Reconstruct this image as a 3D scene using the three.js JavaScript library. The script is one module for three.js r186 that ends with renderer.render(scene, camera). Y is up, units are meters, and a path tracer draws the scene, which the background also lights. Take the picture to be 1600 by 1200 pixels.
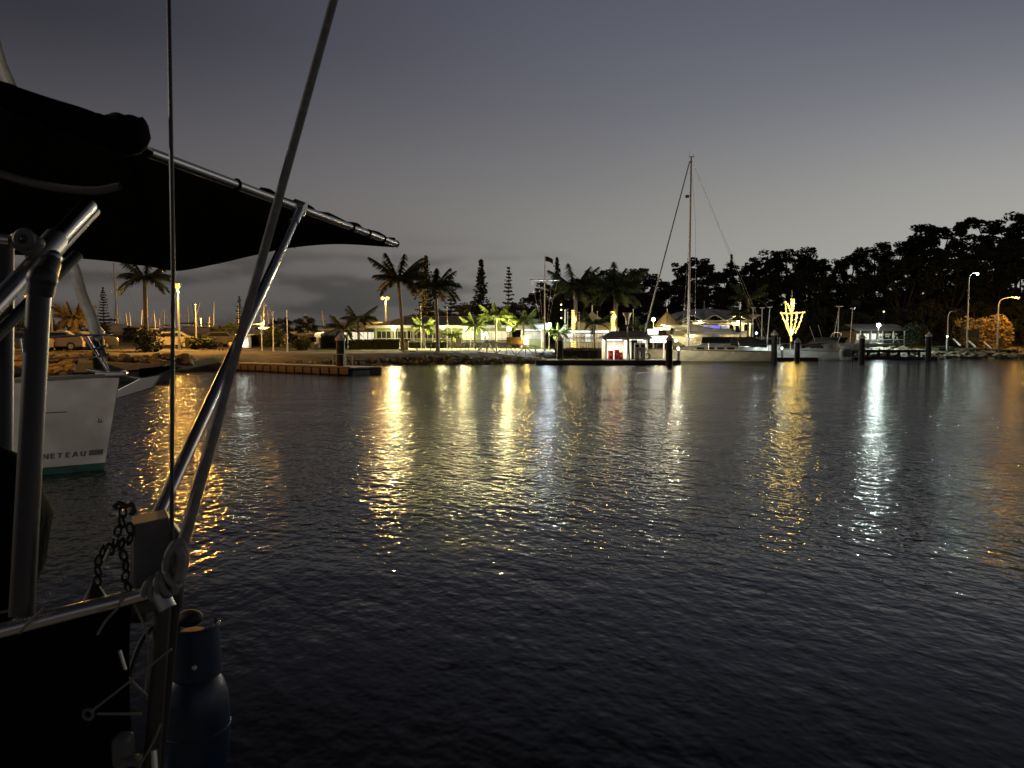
import * as THREE from 'three';
import { mergeGeometries } from 'three/addons/utils/BufferGeometryUtils.js';
import { RoundedBoxGeometry } from 'three/addons/geometries/RoundedBoxGeometry.js';
import { TextGeometry } from 'three/addons/geometries/TextGeometry.js';
import { FontLoader } from 'three/addons/loaders/FontLoader.js';

// ---------------------------------------------------------------- camera, sky, twilight, exposure
const scene = new THREE.Scene();
const PITCH = Math.atan(67 / 1200);                       // horizon a little above the middle of the frame
const camera = new THREE.PerspectiveCamera(53.13, 4 / 3, 0.05, 3000);
camera.position.set(0, 2, 0);
camera.rotation.x = -PITCH;
camera.focus = 60; camera.userData.fStop = 13;          // a phone lens: only the nearest things go slightly soft
const renderer = new THREE.WebGLRenderer({ antialias: true });
renderer.toneMapping = THREE.LinearToneMapping;
renderer.toneMappingExposure = 1;
renderer.shadowMap.enabled = true;

let seed = 20241;
const rnd = (a = 0, b = 1) => { seed = (seed + 0x6d2b79f5) | 0; let t = Math.imul(seed ^ (seed >>> 15), 1 | seed); t = (t + Math.imul(t ^ (t >>> 7), 61 | t)) ^ t; return a + (b - a) * (((t ^ (t >>> 14)) >>> 0) / 4294967296); };
const clamp = (x, a = 0, b = 1) => Math.min(b, Math.max(a, x));
const lerp = (a, b, t) => a + (b - a) * t;
const smooth = (a, b, x) => { const t = clamp((x - a) / (b - a)); return t * t * (3 - 2 * t); };
const table = (xs, ys, x) => { if (x <= xs[0]) return ys[0]; for (let i = 1; i < xs.length; i++) if (x <= xs[i]) return lerp(ys[i - 1], ys[i], (x - xs[i - 1]) / (xs[i] - xs[i - 1])); return ys[ys.length - 1]; };
const hash = (x, y) => { let h = Math.imul(x, 374761393) + Math.imul(y, 668265263); h = Math.imul(h ^ (h >>> 13), 1274126177); return ((h ^ (h >>> 16)) >>> 0) / 4294967296; };
const vnoise = (x, y, px = 0, py = 0) => {                // value noise, periodic when px, py are given
  const xi = Math.floor(x), yi = Math.floor(y), u = x - xi, v = y - yi, w = (a, p) => (p ? ((a % p) + p) % p : a);
  const s = u * u * (3 - 2 * u), t = v * v * (3 - 2 * v), x0 = w(xi, px), x1 = w(xi + 1, px), y0 = w(yi, py), y1 = w(yi + 1, py);
  return lerp(lerp(hash(x0, y0), hash(x1, y0), s), lerp(hash(x0, y1), hash(x1, y1), s), t);
};
const fbm = (x, y, oct = 4, p = 0) => { let a = 0, g = 0.5, f = 1; for (let i = 0; i < oct; i++) { a += g * vnoise(x * f + i * 17, y * f + i * 31, p * f, p * f); g /= 2; f *= 2; } return a / (1 - Math.pow(0.5, oct)); };

{ // dusk sky: the last glow low on the right, a bank of thin dark cloud low on the left
  const W = 1440, H = 720, data = new Float32Array(W * H * 4);
  const E = [0, 3, 6, 9, 12, 16, 20, 25, 32, 45, 90];
  const A = [-180, -120, -40, -28, -12, 5, 20, 35, 60, 110, 180];
  const L = [
    [0.1, 0.11, 0.115, 0.11, 0.1, 0.08, 0.06, 0.045, 0.024, 0.0136, 0.008],
    [0.1, 0.11, 0.115, 0.11, 0.095, 0.075, 0.055, 0.04, 0.0224, 0.0136, 0.008],
    [0.085, 0.1, 0.105, 0.105, 0.088, 0.062, 0.039, 0.031, 0.0192, 0.01224, 0.008],
    [0.085, 0.1, 0.11, 0.112, 0.098, 0.07, 0.044, 0.036, 0.0208, 0.01224, 0.008],
    [0.09, 0.115, 0.14, 0.16, 0.142, 0.108, 0.08, 0.064, 0.0296, 0.01496, 0.008],
    [0.2, 0.25, 0.255, 0.232, 0.195, 0.15, 0.12, 0.09, 0.036, 0.01632, 0.008],
    [0.31, 0.345, 0.33, 0.295, 0.248, 0.185, 0.138, 0.1, 0.04, 0.01768, 0.008],
    [0.39, 0.41, 0.385, 0.35, 0.29, 0.2, 0.132, 0.09, 0.0384, 0.01904, 0.008],
    [0.38, 0.4, 0.37, 0.335, 0.275, 0.185, 0.12, 0.085, 0.036, 0.01768, 0.008],
    [0.2, 0.21, 0.2, 0.18, 0.155, 0.12, 0.09, 0.065, 0.0288, 0.01496, 0.008],
    [0.1, 0.11, 0.115, 0.11, 0.1, 0.08, 0.06, 0.045, 0.024, 0.0136, 0.008],
  ];
  const sm = (xs, ys, x) => { let i = 1; while (i < xs.length - 1 && x > xs[i]) i++; const t = clamp((x - xs[i - 1]) / (xs[i] - xs[i - 1])), n = xs.length;  // Catmull-Rom through the values
    const p0 = ys[Math.max(0, i - 2)], p1 = ys[i - 1], p2 = ys[i], p3 = ys[Math.min(n - 1, i + 1)];
    const v = 0.5 * (2 * p1 + (p2 - p0) * t + (2 * p0 - 5 * p1 + 4 * p2 - p3) * t * t + (3 * p1 - p0 - 3 * p2 + p3) * t * t * t); return clamp(v, Math.min(p1, p2) * 0.97, Math.max(p1, p2) * 1.03); };
  for (let y = 0; y < H; y++) {
    const el = (y + 0.5) / H * 180 - 90, e = Math.max(0, el);
    const cols = L.map((row) => sm(E, row, e));
    const warm = 1 - smooth(6, 24, e);
    for (let x = 0; x < W; x++) {
      // u=0.5 is +x; forward (-z) is u=0.25
      const u = (x + 0.5) / W; let az = (u - 0.25) * 360; if (az > 180) az -= 360;
      let l = sm(A, cols, az);
      const m = (1 - smooth(-6, 12, az) + smooth(120, 170, az)) * smooth(0.2, 1.2, e) * (1 - smooth(4.6, 8, e));
      if (m > 0) { const c = fbm(az * 0.16 + 40, e * 1.25 + 0.05 * az, 5); l *= 1 - 0.42 * clamp(m) * smooth(0.47, 0.66, c); }
      const blue = smooth(8, 24, e), i = (y * W + x) * 4, left = 1 - smooth(-35, 20, az) * (1 - smooth(120, 170, az));
      data[i] = l * lerp(0.92, 1.03, warm) * (1 + 0.03 * left);
      data[i + 1] = l * lerp(0.98, 1.01, warm) * (1 - 0.035 * left);
      data[i + 2] = l * lerp(1.22, 0.93, warm) * (1 + 0.03 * blue);
      data[i + 3] = 1;
    }
  }
  const sky = new THREE.DataTexture(data, W, H, THREE.RGBAFormat, THREE.FloatType);
  sky.mapping = THREE.EquirectangularReflectionMapping; sky.magFilter = THREE.LinearFilter; sky.needsUpdate = true;
  scene.background = sky; scene.environment = sky;
}
const twilight = new THREE.DirectionalLight(0xffe2c4, 0.03);   // the sun is down; only the faint directed glow of the western sky is left
twilight.position.set(160, 40, -120); twilight.shadow.radius = 60; twilight.castShadow = true;
Object.assign(twilight.shadow.camera, { left: -120, right: 120, top: 80, bottom: -80, near: 1, far: 500 });
scene.add(twilight);

// ---------------------------------------------------------------- helpers
const V = (x, y, z) => new THREE.Vector3(x, y, z);
const cp = Math.cos(PITCH), sp = Math.sin(PITCH);
// the place seen at a point of the survey photograph (1600 x 1200), dist metres ahead; and where that sight line meets level y
function at(px, py, dist) { const u = (px - 800) / 1200, v = (600 - py) / 1200, t = dist / (v * sp + cp); return V(u * t, 2 + (v * cp - sp) * t, -dist); }
function level(px, py, y = 0) { const u = (px - 800) / 1200, v = (600 - py) / 1200, t = (y - 2) / (v * cp - sp); return V(u * t, y, -(v * sp + cp) * t); }
const X = (px, d) => at(px, 533, d).x, Y = (py, d) => at(800, py, d).y;

const used = {};
function numbered(name) { const n = used[name] = (used[name] ?? -1) + 1; return n ? name + '_' + String(n).padStart(3, '0') : name; }
function tag(o, label, category, group, kind) { if (label) o.userData.label = label; if (category) o.userData.category = category; if (group) o.userData.group = group; if (kind) o.userData.kind = kind; return o; }
function thing(name, label, category, pos = V(0, 0, 0), turn = 0, group) {
  const o = new THREE.Group(); o.name = numbered(name); o.position.copy(pos); o.rotation.y = turn; scene.add(o);
  return tag(o, label, category, group);
}
const clean = (g) => { let k = g.index ? g.toNonIndexed() : g; for (const n of Object.keys(k.attributes)) if (!['position', 'normal', 'uv'].includes(n)) k.deleteAttribute(n); if (!k.attributes.normal) k.computeVertexNormals(); if (!k.attributes.uv) k.setAttribute('uv', new THREE.BufferAttribute(new Float32Array(k.attributes.position.count * 2), 2)); k.morphAttributes = {}; return k; };
function boxUV(g) {                                       // uv in metres on the plane each vertex faces
  const p = g.attributes.position, n = g.attributes.normal, uv = new Float32Array(p.count * 2);
  for (let i = 0; i < p.count; i++) { const ax = Math.abs(n.getX(i)), ay = Math.abs(n.getY(i)), az = Math.abs(n.getZ(i)); const [a, b] = ay >= ax && ay >= az ? [p.getX(i), p.getZ(i)] : ax >= az ? [p.getZ(i), p.getY(i)] : [p.getX(i), p.getY(i)]; uv[2 * i] = a; uv[2 * i + 1] = b; }
  g.setAttribute('uv', new THREE.BufferAttribute(uv, 2)); return g;
}
const merge = (list) => (list.length === 1 ? clean(list[0]) : mergeGeometries(list.map(clean)));
// one named mesh; a parent Group gets it in its own axes, no parent means top level
function add(parent, name, geos, material, label) {
  let g = Array.isArray(geos) ? merge(geos) : geos.isBufferGeometry ? geos : geos;
  if (material.userData.metric && !g.userData.uvDone) { g = boxUV(clean(g)); g.userData.uvDone = true; }
  const m = new THREE.Mesh(g, material); m.castShadow = m.receiveShadow = true;
  m.name = parent ? name : numbered(name); if (label) m.userData.label = label;
  (parent || scene).add(m); return m;
}
// the same with points given in the world, for a parent that is not turned
function addW(parent, name, geos, material, label) { const g = merge(Array.isArray(geos) ? geos : [geos]); g.translate(-parent.position.x, -parent.position.y, -parent.position.z); return add(parent, name, g, material, label); }
const structure = (o) => { o.userData.kind = 'structure'; return o; };
const box = (w, h, d, x = 0, y = 0, z = 0, ry = 0, rz = 0, rx = 0) => { const g = new THREE.BoxGeometry(w, h, d); if (rx) g.rotateX(rx); if (rz) g.rotateZ(rz); if (ry) g.rotateY(ry); return g.translate(x, y, z); };
const rbox = (w, h, d, r, x = 0, y = 0, z = 0, ry = 0) => { const g = new RoundedBoxGeometry(w, h, d, 2, r); if (ry) g.rotateY(ry); return g.translate(x, y, z); };
function bar(a, b, r, r2 = r, n = 8) { const d = b.clone().sub(a), l = d.length(), g = new THREE.CylinderGeometry(r2, r, l, n); g.applyQuaternion(new THREE.Quaternion().setFromUnitVectors(V(0, 1, 0), d.normalize())); return g.translate((a.x + b.x) / 2, (a.y + b.y) / 2, (a.z + b.z) / 2); }
function tube(pts, r, seg = 32, n = 10, closed = false) { return new THREE.TubeGeometry(new THREE.CatmullRomCurve3(pts, closed, 'centripetal'), seg, r, n, closed); }
const ball = (r, x, y, z, a = 12, b = 8) => new THREE.SphereGeometry(r, a, b).translate(x, y, z);
const cyl = (r1, r2, h, x = 0, y = 0, z = 0, n = 16) => new THREE.CylinderGeometry(r1, r2, h, n).translate(x, y, z);
function sheet(rows, thick = 0) {                          // rows of points -> smooth surface
  const n = rows.length, m = rows[0].length, pos = [], idx = [], uv = [];
  rows.forEach((r, i) => r.forEach((p, j) => { pos.push(p.x, p.y, p.z); uv.push(j / (m - 1), i / (n - 1)); }));
  for (let i = 0; i < n - 1; i++) for (let j = 0; j < m - 1; j++) { const a = i * m + j, b = a + 1, c = a + m, d = c + 1; idx.push(a, c, b, b, c, d); }
  const g = new THREE.BufferGeometry(); g.setAttribute('position', new THREE.Float32BufferAttribute(pos, 3)); g.setAttribute('uv', new THREE.Float32BufferAttribute(uv, 2)); g.setIndex(idx); g.computeVertexNormals();
  return g;
}
function extrude(pts, depth, bevel = 0) { const s = new THREE.Shape(pts.map(([x, y]) => new THREE.Vector2(x, y))); return new THREE.ExtrudeGeometry(s, { depth, bevelEnabled: bevel > 0, bevelSize: bevel, bevelThickness: bevel, bevelSegments: 2, curveSegments: 8 }); }
class Leaves {                                             // loose faces
  constructor() { this.p = []; }
  tri(a, b, c) { this.p.push(a.x, a.y, a.z, b.x, b.y, b.z, c.x, c.y, c.z); }
  quad(a, b, c, d) { this.tri(a, b, c); this.tri(a, c, d); }
  spray(c, s, flat = 0.4) { const d = V(rnd(-1, 1), rnd(-1, 1) * flat - 0.1, rnd(-1, 1)).normalize(), u = V(rnd(-1, 1), rnd(-1, 1), rnd(-1, 1)).cross(d).normalize(); const a = c.clone().addScaledVector(d, -s), b = c.clone().addScaledVector(u, s * 0.55), e = c.clone().addScaledVector(d, s), f = c.clone().addScaledVector(u, -s * 0.55); b.y -= s * 0.15; f.y -= s * 0.1; this.quad(a, b, e, f); }
  geo() { const g = new THREE.BufferGeometry(); g.setAttribute('position', new THREE.Float32BufferAttribute(this.p, 3)); g.computeVertexNormals(); return g; }
}

// ---------------------------------------------------------------- materials
function noiseTex(size, fn, srgb = true) { const d = new Uint8Array(size * size * 4); for (let y = 0; y < size; y++) for (let x = 0; x < size; x++) { const c = fn(x / size, y / size), i = (y * size + x) * 4, k = Array.isArray(c) ? c : [c, c, c]; for (let j = 0; j < 3; j++) d[i + j] = clamp(k[j]) * 255; d[i + 3] = 255; } const t = new THREE.DataTexture(d, size, size); t.wrapS = t.wrapT = THREE.RepeatWrapping; t.magFilter = THREE.LinearFilter; if (srgb) t.colorSpace = THREE.SRGBColorSpace; t.needsUpdate = true; return t; }
const mottle = noiseTex(256, (u, v) => 0.72 + 0.28 * fbm(u * 8, v * 8, 5, 8));
const earthTex = noiseTex(512, (u, v) => { const a = fbm(u * 6, v * 6, 6, 6), b = fbm(u * 40 + 5, v * 40, 3, 40); const k = 0.55 + 0.45 * a * (0.6 + 0.8 * b); return [k, k * (0.93 + 0.07 * b), k * 0.85]; });
const grassTex = noiseTex(512, (u, v) => { const a = fbm(u * 5, v * 5, 5, 5), b = fbm(u * 90, v * 90, 2, 90); const k = 0.5 + 0.3 * a + 0.3 * b; return [k * (0.95 + 0.1 * a), k, k * 0.72]; });
const woodTex = noiseTex(256, (u, v) => 0.62 + 0.38 * fbm(u * 40, v * 4, 4, 4));
const weaveTex = noiseTex(128, (u, v) => 0.6 + 0.2 * Math.sin(u * 128 * 1.57) * Math.sin(v * 128 * 1.57) + 0.2 * fbm(u * 6, v * 6, 3, 6));
const scratchTex = noiseTex(256, (u, v) => 0.5 + 0.5 * fbm(u * 64, v * 3, 4, 1), false);
const rep = (t, m) => { const c = t.clone(); c.repeat.set(1 / m, 1 / m); c.needsUpdate = true; return c; };
function mat(c, rough = 0.7, o = {}) { const { tex, size = 2, bump, bumpScale = 0.01, metal = 0, phys, ...rest } = o; const m = new (phys ? THREE.MeshPhysicalMaterial : THREE.MeshStandardMaterial)({ roughness: rough, metalness: metal, side: THREE.DoubleSide, ...rest }); m.color.setRGB(...c); if (tex) { m.map = rep(tex, size); m.userData.metric = true; } if (bump) { m.bumpMap = rep(bump, size); m.bumpScale = bumpScale; m.userData.metric = true; } return m; }
const emit = (c, k) => { const m = new THREE.MeshStandardMaterial({ roughness: 0.5 }); m.color.setRGB(0.7, 0.7, 0.7); m.emissive.setRGB(...c); m.emissiveIntensity = k; return m; };
const SODIUM = [1, 0.47, 0.07], WARM = [1, 0.84, 0.38], AMBER = [1, 0.64, 0.12], LED = [0.82, 1, 0.92], COOL = [0.85, 0.95, 1];
const M = {
  steel: mat([0.56, 0.55, 0.53], 0.2, { metal: 1, bump: scratchTex, size: 0.3, bumpScale: 0.0004 }),
  dullSteel: mat([0.45, 0.45, 0.44], 0.4, { metal: 1 }),
  alloy: mat([0.55, 0.54, 0.52], 0.45, { metal: 0.6 }),
  mast: mat([0.62, 0.6, 0.56], 0.5, { metal: 0.2 }),
  wire: mat([0.4, 0.4, 0.39], 0.4, { metal: 0.8 }),
  canvas: mat([0.006, 0.006, 0.007], 0.95, { phys: true, specularIntensity: 0.25, tex: weaveTex, size: 0.12 }),
  navy: mat([0.006, 0.007, 0.011], 0.9, { phys: true, specularIntensity: 0.3, tex: weaveTex, size: 0.1 }),
  trim: mat([0.16, 0.15, 0.14], 0.8),
  rope: mat([0.5, 0.48, 0.44], 0.85, { tex: weaveTex, size: 0.05 }),
  cord: mat([0.22, 0.2, 0.17], 0.85),
  rubber: mat([0.015, 0.015, 0.015], 0.7),
  darkMetal: mat([0.06, 0.06, 0.06], 0.5, { metal: 0.7 }),
  gelcoat: mat([0.78, 0.76, 0.72], 0.3, { phys: true, tex: mottle, size: 3, clearcoat: 0.4, clearcoatRoughness: 0.15 }),
  cream: mat([0.72, 0.68, 0.56], 0.35, { tex: mottle, size: 2.5 }),
  teal: mat([0.05, 0.13, 0.12], 0.5, { tex: mottle, size: 1 }),
  print: mat([0.13, 0.125, 0.12], 0.5),
  deck: mat([0.5, 0.48, 0.44], 0.7, { tex: mottle, size: 0.5 }),
  teak: mat([0.2, 0.11, 0.055], 0.7, { tex: woodTex, size: 0.6 }),
  sail: mat([0.55, 0.53, 0.49], 0.85, { tex: mottle, size: 0.6 }),
  sailDark: mat([0.05, 0.055, 0.06], 0.9, { tex: mottle, size: 0.7 }),
  tinted: mat([0.012, 0.014, 0.016], 0.08),
  water: null,
  earth: mat([0.115, 0.085, 0.055], 0.95, { tex: earthTex, size: 7, bump: earthTex, bumpScale: 0.08 }),
  hillside: mat([0.03, 0.032, 0.02], 0.95, { tex: earthTex, size: 11 }),
  lawn: mat([0.085, 0.105, 0.03], 0.95, { tex: grassTex, size: 5, bump: grassTex, bumpScale: 0.05 }),
  asphalt: mat([0.075, 0.07, 0.066], 0.85, { tex: earthTex, size: 5 }),
  path: mat([0.25, 0.235, 0.2], 0.9, { tex: earthTex, size: 4 }),
  rock: mat([0.26, 0.19, 0.13], 0.92, { tex: earthTex, size: 1.6, bump: earthTex, bumpScale: 0.05 }),
  rockGrey: mat([0.2, 0.19, 0.15], 0.92, { tex: earthTex, size: 1.6, bump: earthTex, bumpScale: 0.05 }),
  timber: mat([0.34, 0.25, 0.16], 0.85, { tex: woodTex, size: 1.2 }),
  timberDark: mat([0.05, 0.042, 0.034], 0.9, { tex: woodTex, size: 1.2 }),
  concrete: mat([0.32, 0.31, 0.28], 0.9, { tex: mottle, size: 1.5 }),
  pile: mat([0.018, 0.018, 0.02], 0.7, { tex: mottle, size: 0.8 }),
  white: mat([0.75, 0.75, 0.72], 0.55, { tex: mottle, size: 2 }),
  wall: mat([0.4, 0.46, 0.27], 0.8, { tex: mottle, size: 3 }),
  wallTan: mat([0.5, 0.42, 0.3], 0.85, { tex: mottle, size: 3 }),
  plinth: mat([0.12, 0.11, 0.09], 0.9, { tex: mottle, size: 2 }),
  roof: mat([0.34, 0.34, 0.33], 0.5, { tex: mottle, size: 4, metal: 0.2 }),
  roofTan: mat([0.5, 0.37, 0.22], 0.7, { tex: mottle, size: 2 }),
  glass: mat([0.03, 0.035, 0.035], 0.06),
  tent: mat([0.62, 0.61, 0.55], 0.8, { tex: mottle, size: 3 }),
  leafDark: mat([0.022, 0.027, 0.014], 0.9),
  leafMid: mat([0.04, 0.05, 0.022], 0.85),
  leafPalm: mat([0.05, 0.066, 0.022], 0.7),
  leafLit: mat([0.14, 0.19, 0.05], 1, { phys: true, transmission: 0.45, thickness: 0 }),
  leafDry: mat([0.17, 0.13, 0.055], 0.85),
  bark: mat([0.13, 0.11, 0.085], 0.95, { tex: woodTex, size: 0.8 }),
  palmBark: mat([0.2, 0.18, 0.145], 0.95, { tex: mottle, size: 0.5 }),
  hedge: mat([0.035, 0.045, 0.018], 0.9),
  red: mat([0.55, 0.02, 0.015], 0.4),
  blueBottle: mat([0.012, 0.035, 0.08], 0.38, { tex: mottle, size: 0.3 }),
  plastic: mat([0.16, 0.158, 0.155], 0.55, { tex: mottle, size: 0.2 }),
  tarp: mat([0.3, 0.21, 0.17], 0.85, { tex: mottle, size: 1 }),
  tarpGrey: mat([0.2, 0.19, 0.18], 0.85, { tex: mottle, size: 1 }),
  carPaint: mat([0.14, 0.135, 0.13], 0.3), carDark: mat([0.04, 0.04, 0.045], 0.3), carWhite: mat([0.32, 0.3, 0.28], 0.35),
  pole: mat([0.6, 0.6, 0.57], 0.5),
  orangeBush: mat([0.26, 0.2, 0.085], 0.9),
};
const emitCache = {};
function lampMat(c, k) { const key = c.join() + k; return emitCache[key] ??= emit(c, k); }
// a glowing globe with the light of its size set in it
function glow(parent, x, y, z, color, power, r = 0.2, shine = 14, name = 'lamp_globe') {
  const g = add(parent, name, new THREE.SphereGeometry(r, 14, 10).translate(x, y, z), lampMat(color, shine)); g.castShadow = false;
  const l = new THREE.PointLight(new THREE.Color().setRGB(...color), power, 0, 2); l.position.set(x, y, z); l.shadow.radius = r / 0.02; l.castShadow = true; l.name = 'lamp_light'; parent.add(l);
  return g;
}
// a flood: the same globe, with its light thrown forward over the water and only a little spilling back
function flood(parent, x, y, z, color, power, spill, r = 0.2, shine = 14, wide = 1.3) {
  const g = glow(parent, x, y, z, color, spill, r, shine), l = new THREE.SpotLight(new THREE.Color().setRGB(...color), power, 0, wide, 0.35, 2);
  l.position.set(x, y, z); l.target.position.set(x, y - 0.8, z + 8); l.shadow.radius = r / 0.02; l.castShadow = true; l.name = 'flood_light'; parent.add(l, l.target); return g;
}

// ---------------------------------------------------------------- ground and water
const shoreX = [-400, -60, -30, -24, -21, -19.5, -17, -8.7, 1.7, 8, 15, 25, 37, 57, 100, 400];
const shoreD = [26, 31, 37, 40, 50, 56, 58.5, 66, 68, 74, 78, 83, 86, 88, 96, 140];
const shore = (x) => table(shoreX, shoreD, x);
function hill(x, d) { return 9 * smooth(-12, 115, x) * smooth(112, 190, d) + 3 * smooth(0, 60, x) * smooth(100, 125, d); }
function groundH(x, d) { const s = d - shore(x); if (s < 0) return Math.max(-2, s * 0.45); const b = table([-400, -22, -19, -9, 5, 30, 60, 400], [5, 5, 8, 4.2, 4, 5, 8, 8], x); return 1.15 * smooth(-0.35, 1, s / b) - 0.12 + 0.012 * clamp(s - b, 0, 60) + hill(x, d) + 0.05 * (vnoise(x * 0.7, d * 0.7) - 0.5); }
const ground = (px, d) => { const x = X(px, d); return V(x, groundH(x, d), -d); };
function axis(list) { const out = []; list.forEach(([a, b, s]) => { const n = Math.round((b - a) / s); for (let i = 0; i < n; i++) out.push(a + (b - a) * i / n); }); out.push(list[list.length - 1][1]); return out; }
function terrain(xs, ds, h) { const n = ds.length, m = xs.length, rows = ds.map((d) => xs.map((x) => V(x, h(x, d), -d))); const g = sheet(rows); const uv = new Float32Array(n * m * 2); rows.flat().forEach((p, i) => { uv[2 * i] = p.x; uv[2 * i + 1] = p.z; }); g.setAttribute('uv', new THREE.BufferAttribute(uv, 2)); g.userData.uvDone = true; return g; }
{
  structure(add(null, 'ground', terrain(axis([[-1200, -120, 60], [-120, -70, 4], [-70, 110, 1], [110, 220, 5], [220, 1200, 60]]), axis([[24, 110, 0.8], [110, 200, 3], [200, 400, 10], [400, 1400, 60]]), (x, d) => groundH(x, d) + (d > 300 ? 0.02 * Math.max(0, d - 300) : 0)), M.earth));
  const over = (name, m, px0, px1, d0, d1, lift, nx = 40, nd = 12) => { const rows = []; for (let i = 0; i <= nd; i++) { const d = lerp(d0, d1, i / nd), r = []; for (let j = 0; j <= nx; j++) { const x = lerp(X(px0, (d0 + d1) / 2), X(px1, (d0 + d1) / 2), j / nx); const dd = Math.max(d, shore(x) + 4.6 + 0.5 * fbm(x * 0.6, 3)); r.push(V(x, groundH(x, dd) + lift, -dd)); } rows.push(r); } const g = sheet(rows); const uv = new Float32Array(rows.flat().length * 2); rows.flat().forEach((p, i) => { uv[2 * i] = p.x; uv[2 * i + 1] = p.z; }); g.setAttribute('uv', new THREE.BufferAttribute(uv, 2)); g.userData.uvDone = true; return structure(add(null, name, g, m)); };
  over('lawn', M.lawn, 420, 900, 70, 93, 0.035, 90, 30);
  over('car_park', M.asphalt, -700, 400, 57, 90, 0.035, 60, 30);
  over('foreshore_lawn', M.lawn, 1180, 1900, 92, 104, 0.035, 70, 16);
  over('promenade', M.path, 900, 1340, 80, 92, 0.035, 60, 14);
}
{ // harbour water: long low swell as geometry, wind ripples as a computed relief
  const N = 2048, TILE = 16, re = new Float32Array(N * N), im = new Float32Array(N * N);
  for (let i = 0; i < N * N; i++) re[i] = rnd() + rnd() + rnd() - 1.5;
  const cosT = new Float32Array(N / 2), sinT = new Float32Array(N / 2); for (let i = 0; i < N / 2; i++) { cosT[i] = Math.cos(2 * Math.PI * i / N); sinT[i] = Math.sin(2 * Math.PI * i / N); }
  const fft = (a, b, off, st, inv) => { for (let i = 1, j = 0; i < N; i++) { let bit = N >> 1; for (; j & bit; bit >>= 1) j ^= bit; j ^= bit; if (i < j) { const p = off + i * st, q = off + j * st; let t = a[p]; a[p] = a[q]; a[q] = t; t = b[p]; b[p] = b[q]; b[q] = t; } }
    for (let len = 2; len <= N; len <<= 1) { const h = len >> 1, step = N / len; for (let i = 0; i < N; i += len) for (let k = 0; k < h; k++) { const c = cosT[k * step], s = inv ? sinT[k * step] : -sinT[k * step], p = off + (i + k) * st, q = off + (i + k + h) * st; const xr = a[q] * c - b[q] * s, xi = a[q] * s + b[q] * c; a[q] = a[p] - xr; b[q] = b[p] - xi; a[p] += xr; b[p] += xi; } } };
  // work row by row through a buffer so that columns stay fast
  const ra = new Float32Array(N), rb = new Float32Array(N);
  const fft2 = (inv) => { for (let y = 0; y < N; y++) fft(re, im, y * N, 1, inv); for (let x = 0; x < N; x++) { for (let y = 0; y < N; y++) { ra[y] = re[y * N + x]; rb[y] = im[y * N + x]; } fft(ra, rb, 0, 1, inv); for (let y = 0; y < N; y++) { re[y * N + x] = ra[y]; im[y * N + x] = rb[y]; } } };
  fft2(false);
  for (let y = 0; y < N; y++) for (let x = 0; x < N; x++) {
    const kx = x < N / 2 ? x : x - N, ky = y < N / 2 ? y : y - N, k = Math.hypot(kx, ky), i = y * N + x;
    let amp = 0;
    if (k > 0) { const lam = TILE / k, dir = Math.atan2(ky, kx), al = Math.cos(dir - 0.4); const spread = 0.5 + 0.5 * al * al;
      amp = Math.pow(k, -2) * spread * smooth(0.028, 0.05, lam) * (1 - smooth(0.12, 0.6, lam) * 0.76) * (1 - smooth(0.8, 2.5, lam)); }
    const a = re[i], b = im[i], gr = -b * kx * amp, gi = a * kx * amp, hr = -b * ky * amp, hi = a * ky * amp; // i*k*H for both slopes, the second packed as the imaginary part
    re[i] = gr - hi; im[i] = gi + hr;
  }
  fft2(true);
  let s2 = 0; for (let i = 0; i < N * N; i++) s2 += re[i] * re[i] + im[i] * im[i];
  const k = 0.138 / Math.sqrt(s2 / (N * N));
  const d = new Float32Array(N * N * 4);
  for (let i = 0; i < N * N; i++) { const sx = -re[i] * k, sy = -im[i] * k, l = Math.hypot(sx, sy, 1); d[4 * i] = 0.5 + 0.5 * sx / l; d[4 * i + 1] = 0.5 + 0.5 * sy / l; d[4 * i + 2] = 0.5 + 0.5 / l; d[4 * i + 3] = 1; }
  const t = new THREE.DataTexture(d, N, N, THREE.RGBAFormat, THREE.FloatType); t.wrapS = t.wrapT = THREE.RepeatWrapping; t.magFilter = THREE.LinearFilter; t.needsUpdate = true;
  M.water = new THREE.MeshPhysicalMaterial({ roughness: 0.06, ior: 1.333, normalMap: t }); M.water.color.setRGB(0.0018, 0.0022, 0.002);
  const comps = []; for (let i = 0; i < 16; i++) { const lam = 1.6 * Math.pow(5, i / 15), th = rnd(-0.3, 2.1), kk = 2 * Math.PI / lam; comps.push([Math.cos(th) * kk, Math.sin(th) * kk, 0.003 / kk, rnd(0, 6.28)]); }
  const xs = axis([[-900, -100, 40], [-100, -50, 2], [-50, 60, 0.5], [60, 120, 2], [120, 900, 40]]), zs = axis([[-130, -95, 3], [-95, 6, 0.5], [6, 60, 3], [60, 700, 40]]);
  const n = zs.length, m = xs.length, pos = new Float32Array(n * m * 3), nor = new Float32Array(n * m * 3), uv = new Float32Array(n * m * 2), idx = [];
  for (let i = 0; i < n; i++) for (let j = 0; j < m; j++) { const x = xs[j], z = zs[i], q = i * m + j; let h = 0, hx = 0, hz = 0; for (const [a, b, A, ph] of comps) { const w = a * x + b * z + ph; h += A * Math.sin(w); hx += A * a * Math.cos(w); hz += A * b * Math.cos(w); } pos.set([x, h, z], 3 * q); const l = Math.hypot(hx, 1, hz); nor.set([-hx / l, 1 / l, -hz / l], 3 * q); uv.set([x / TILE, -z / TILE], 2 * q); if (i < n - 1 && j < m - 1) idx.push(q, q + m, q + 1, q + 1, q + m, q + m + 1); }
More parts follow.
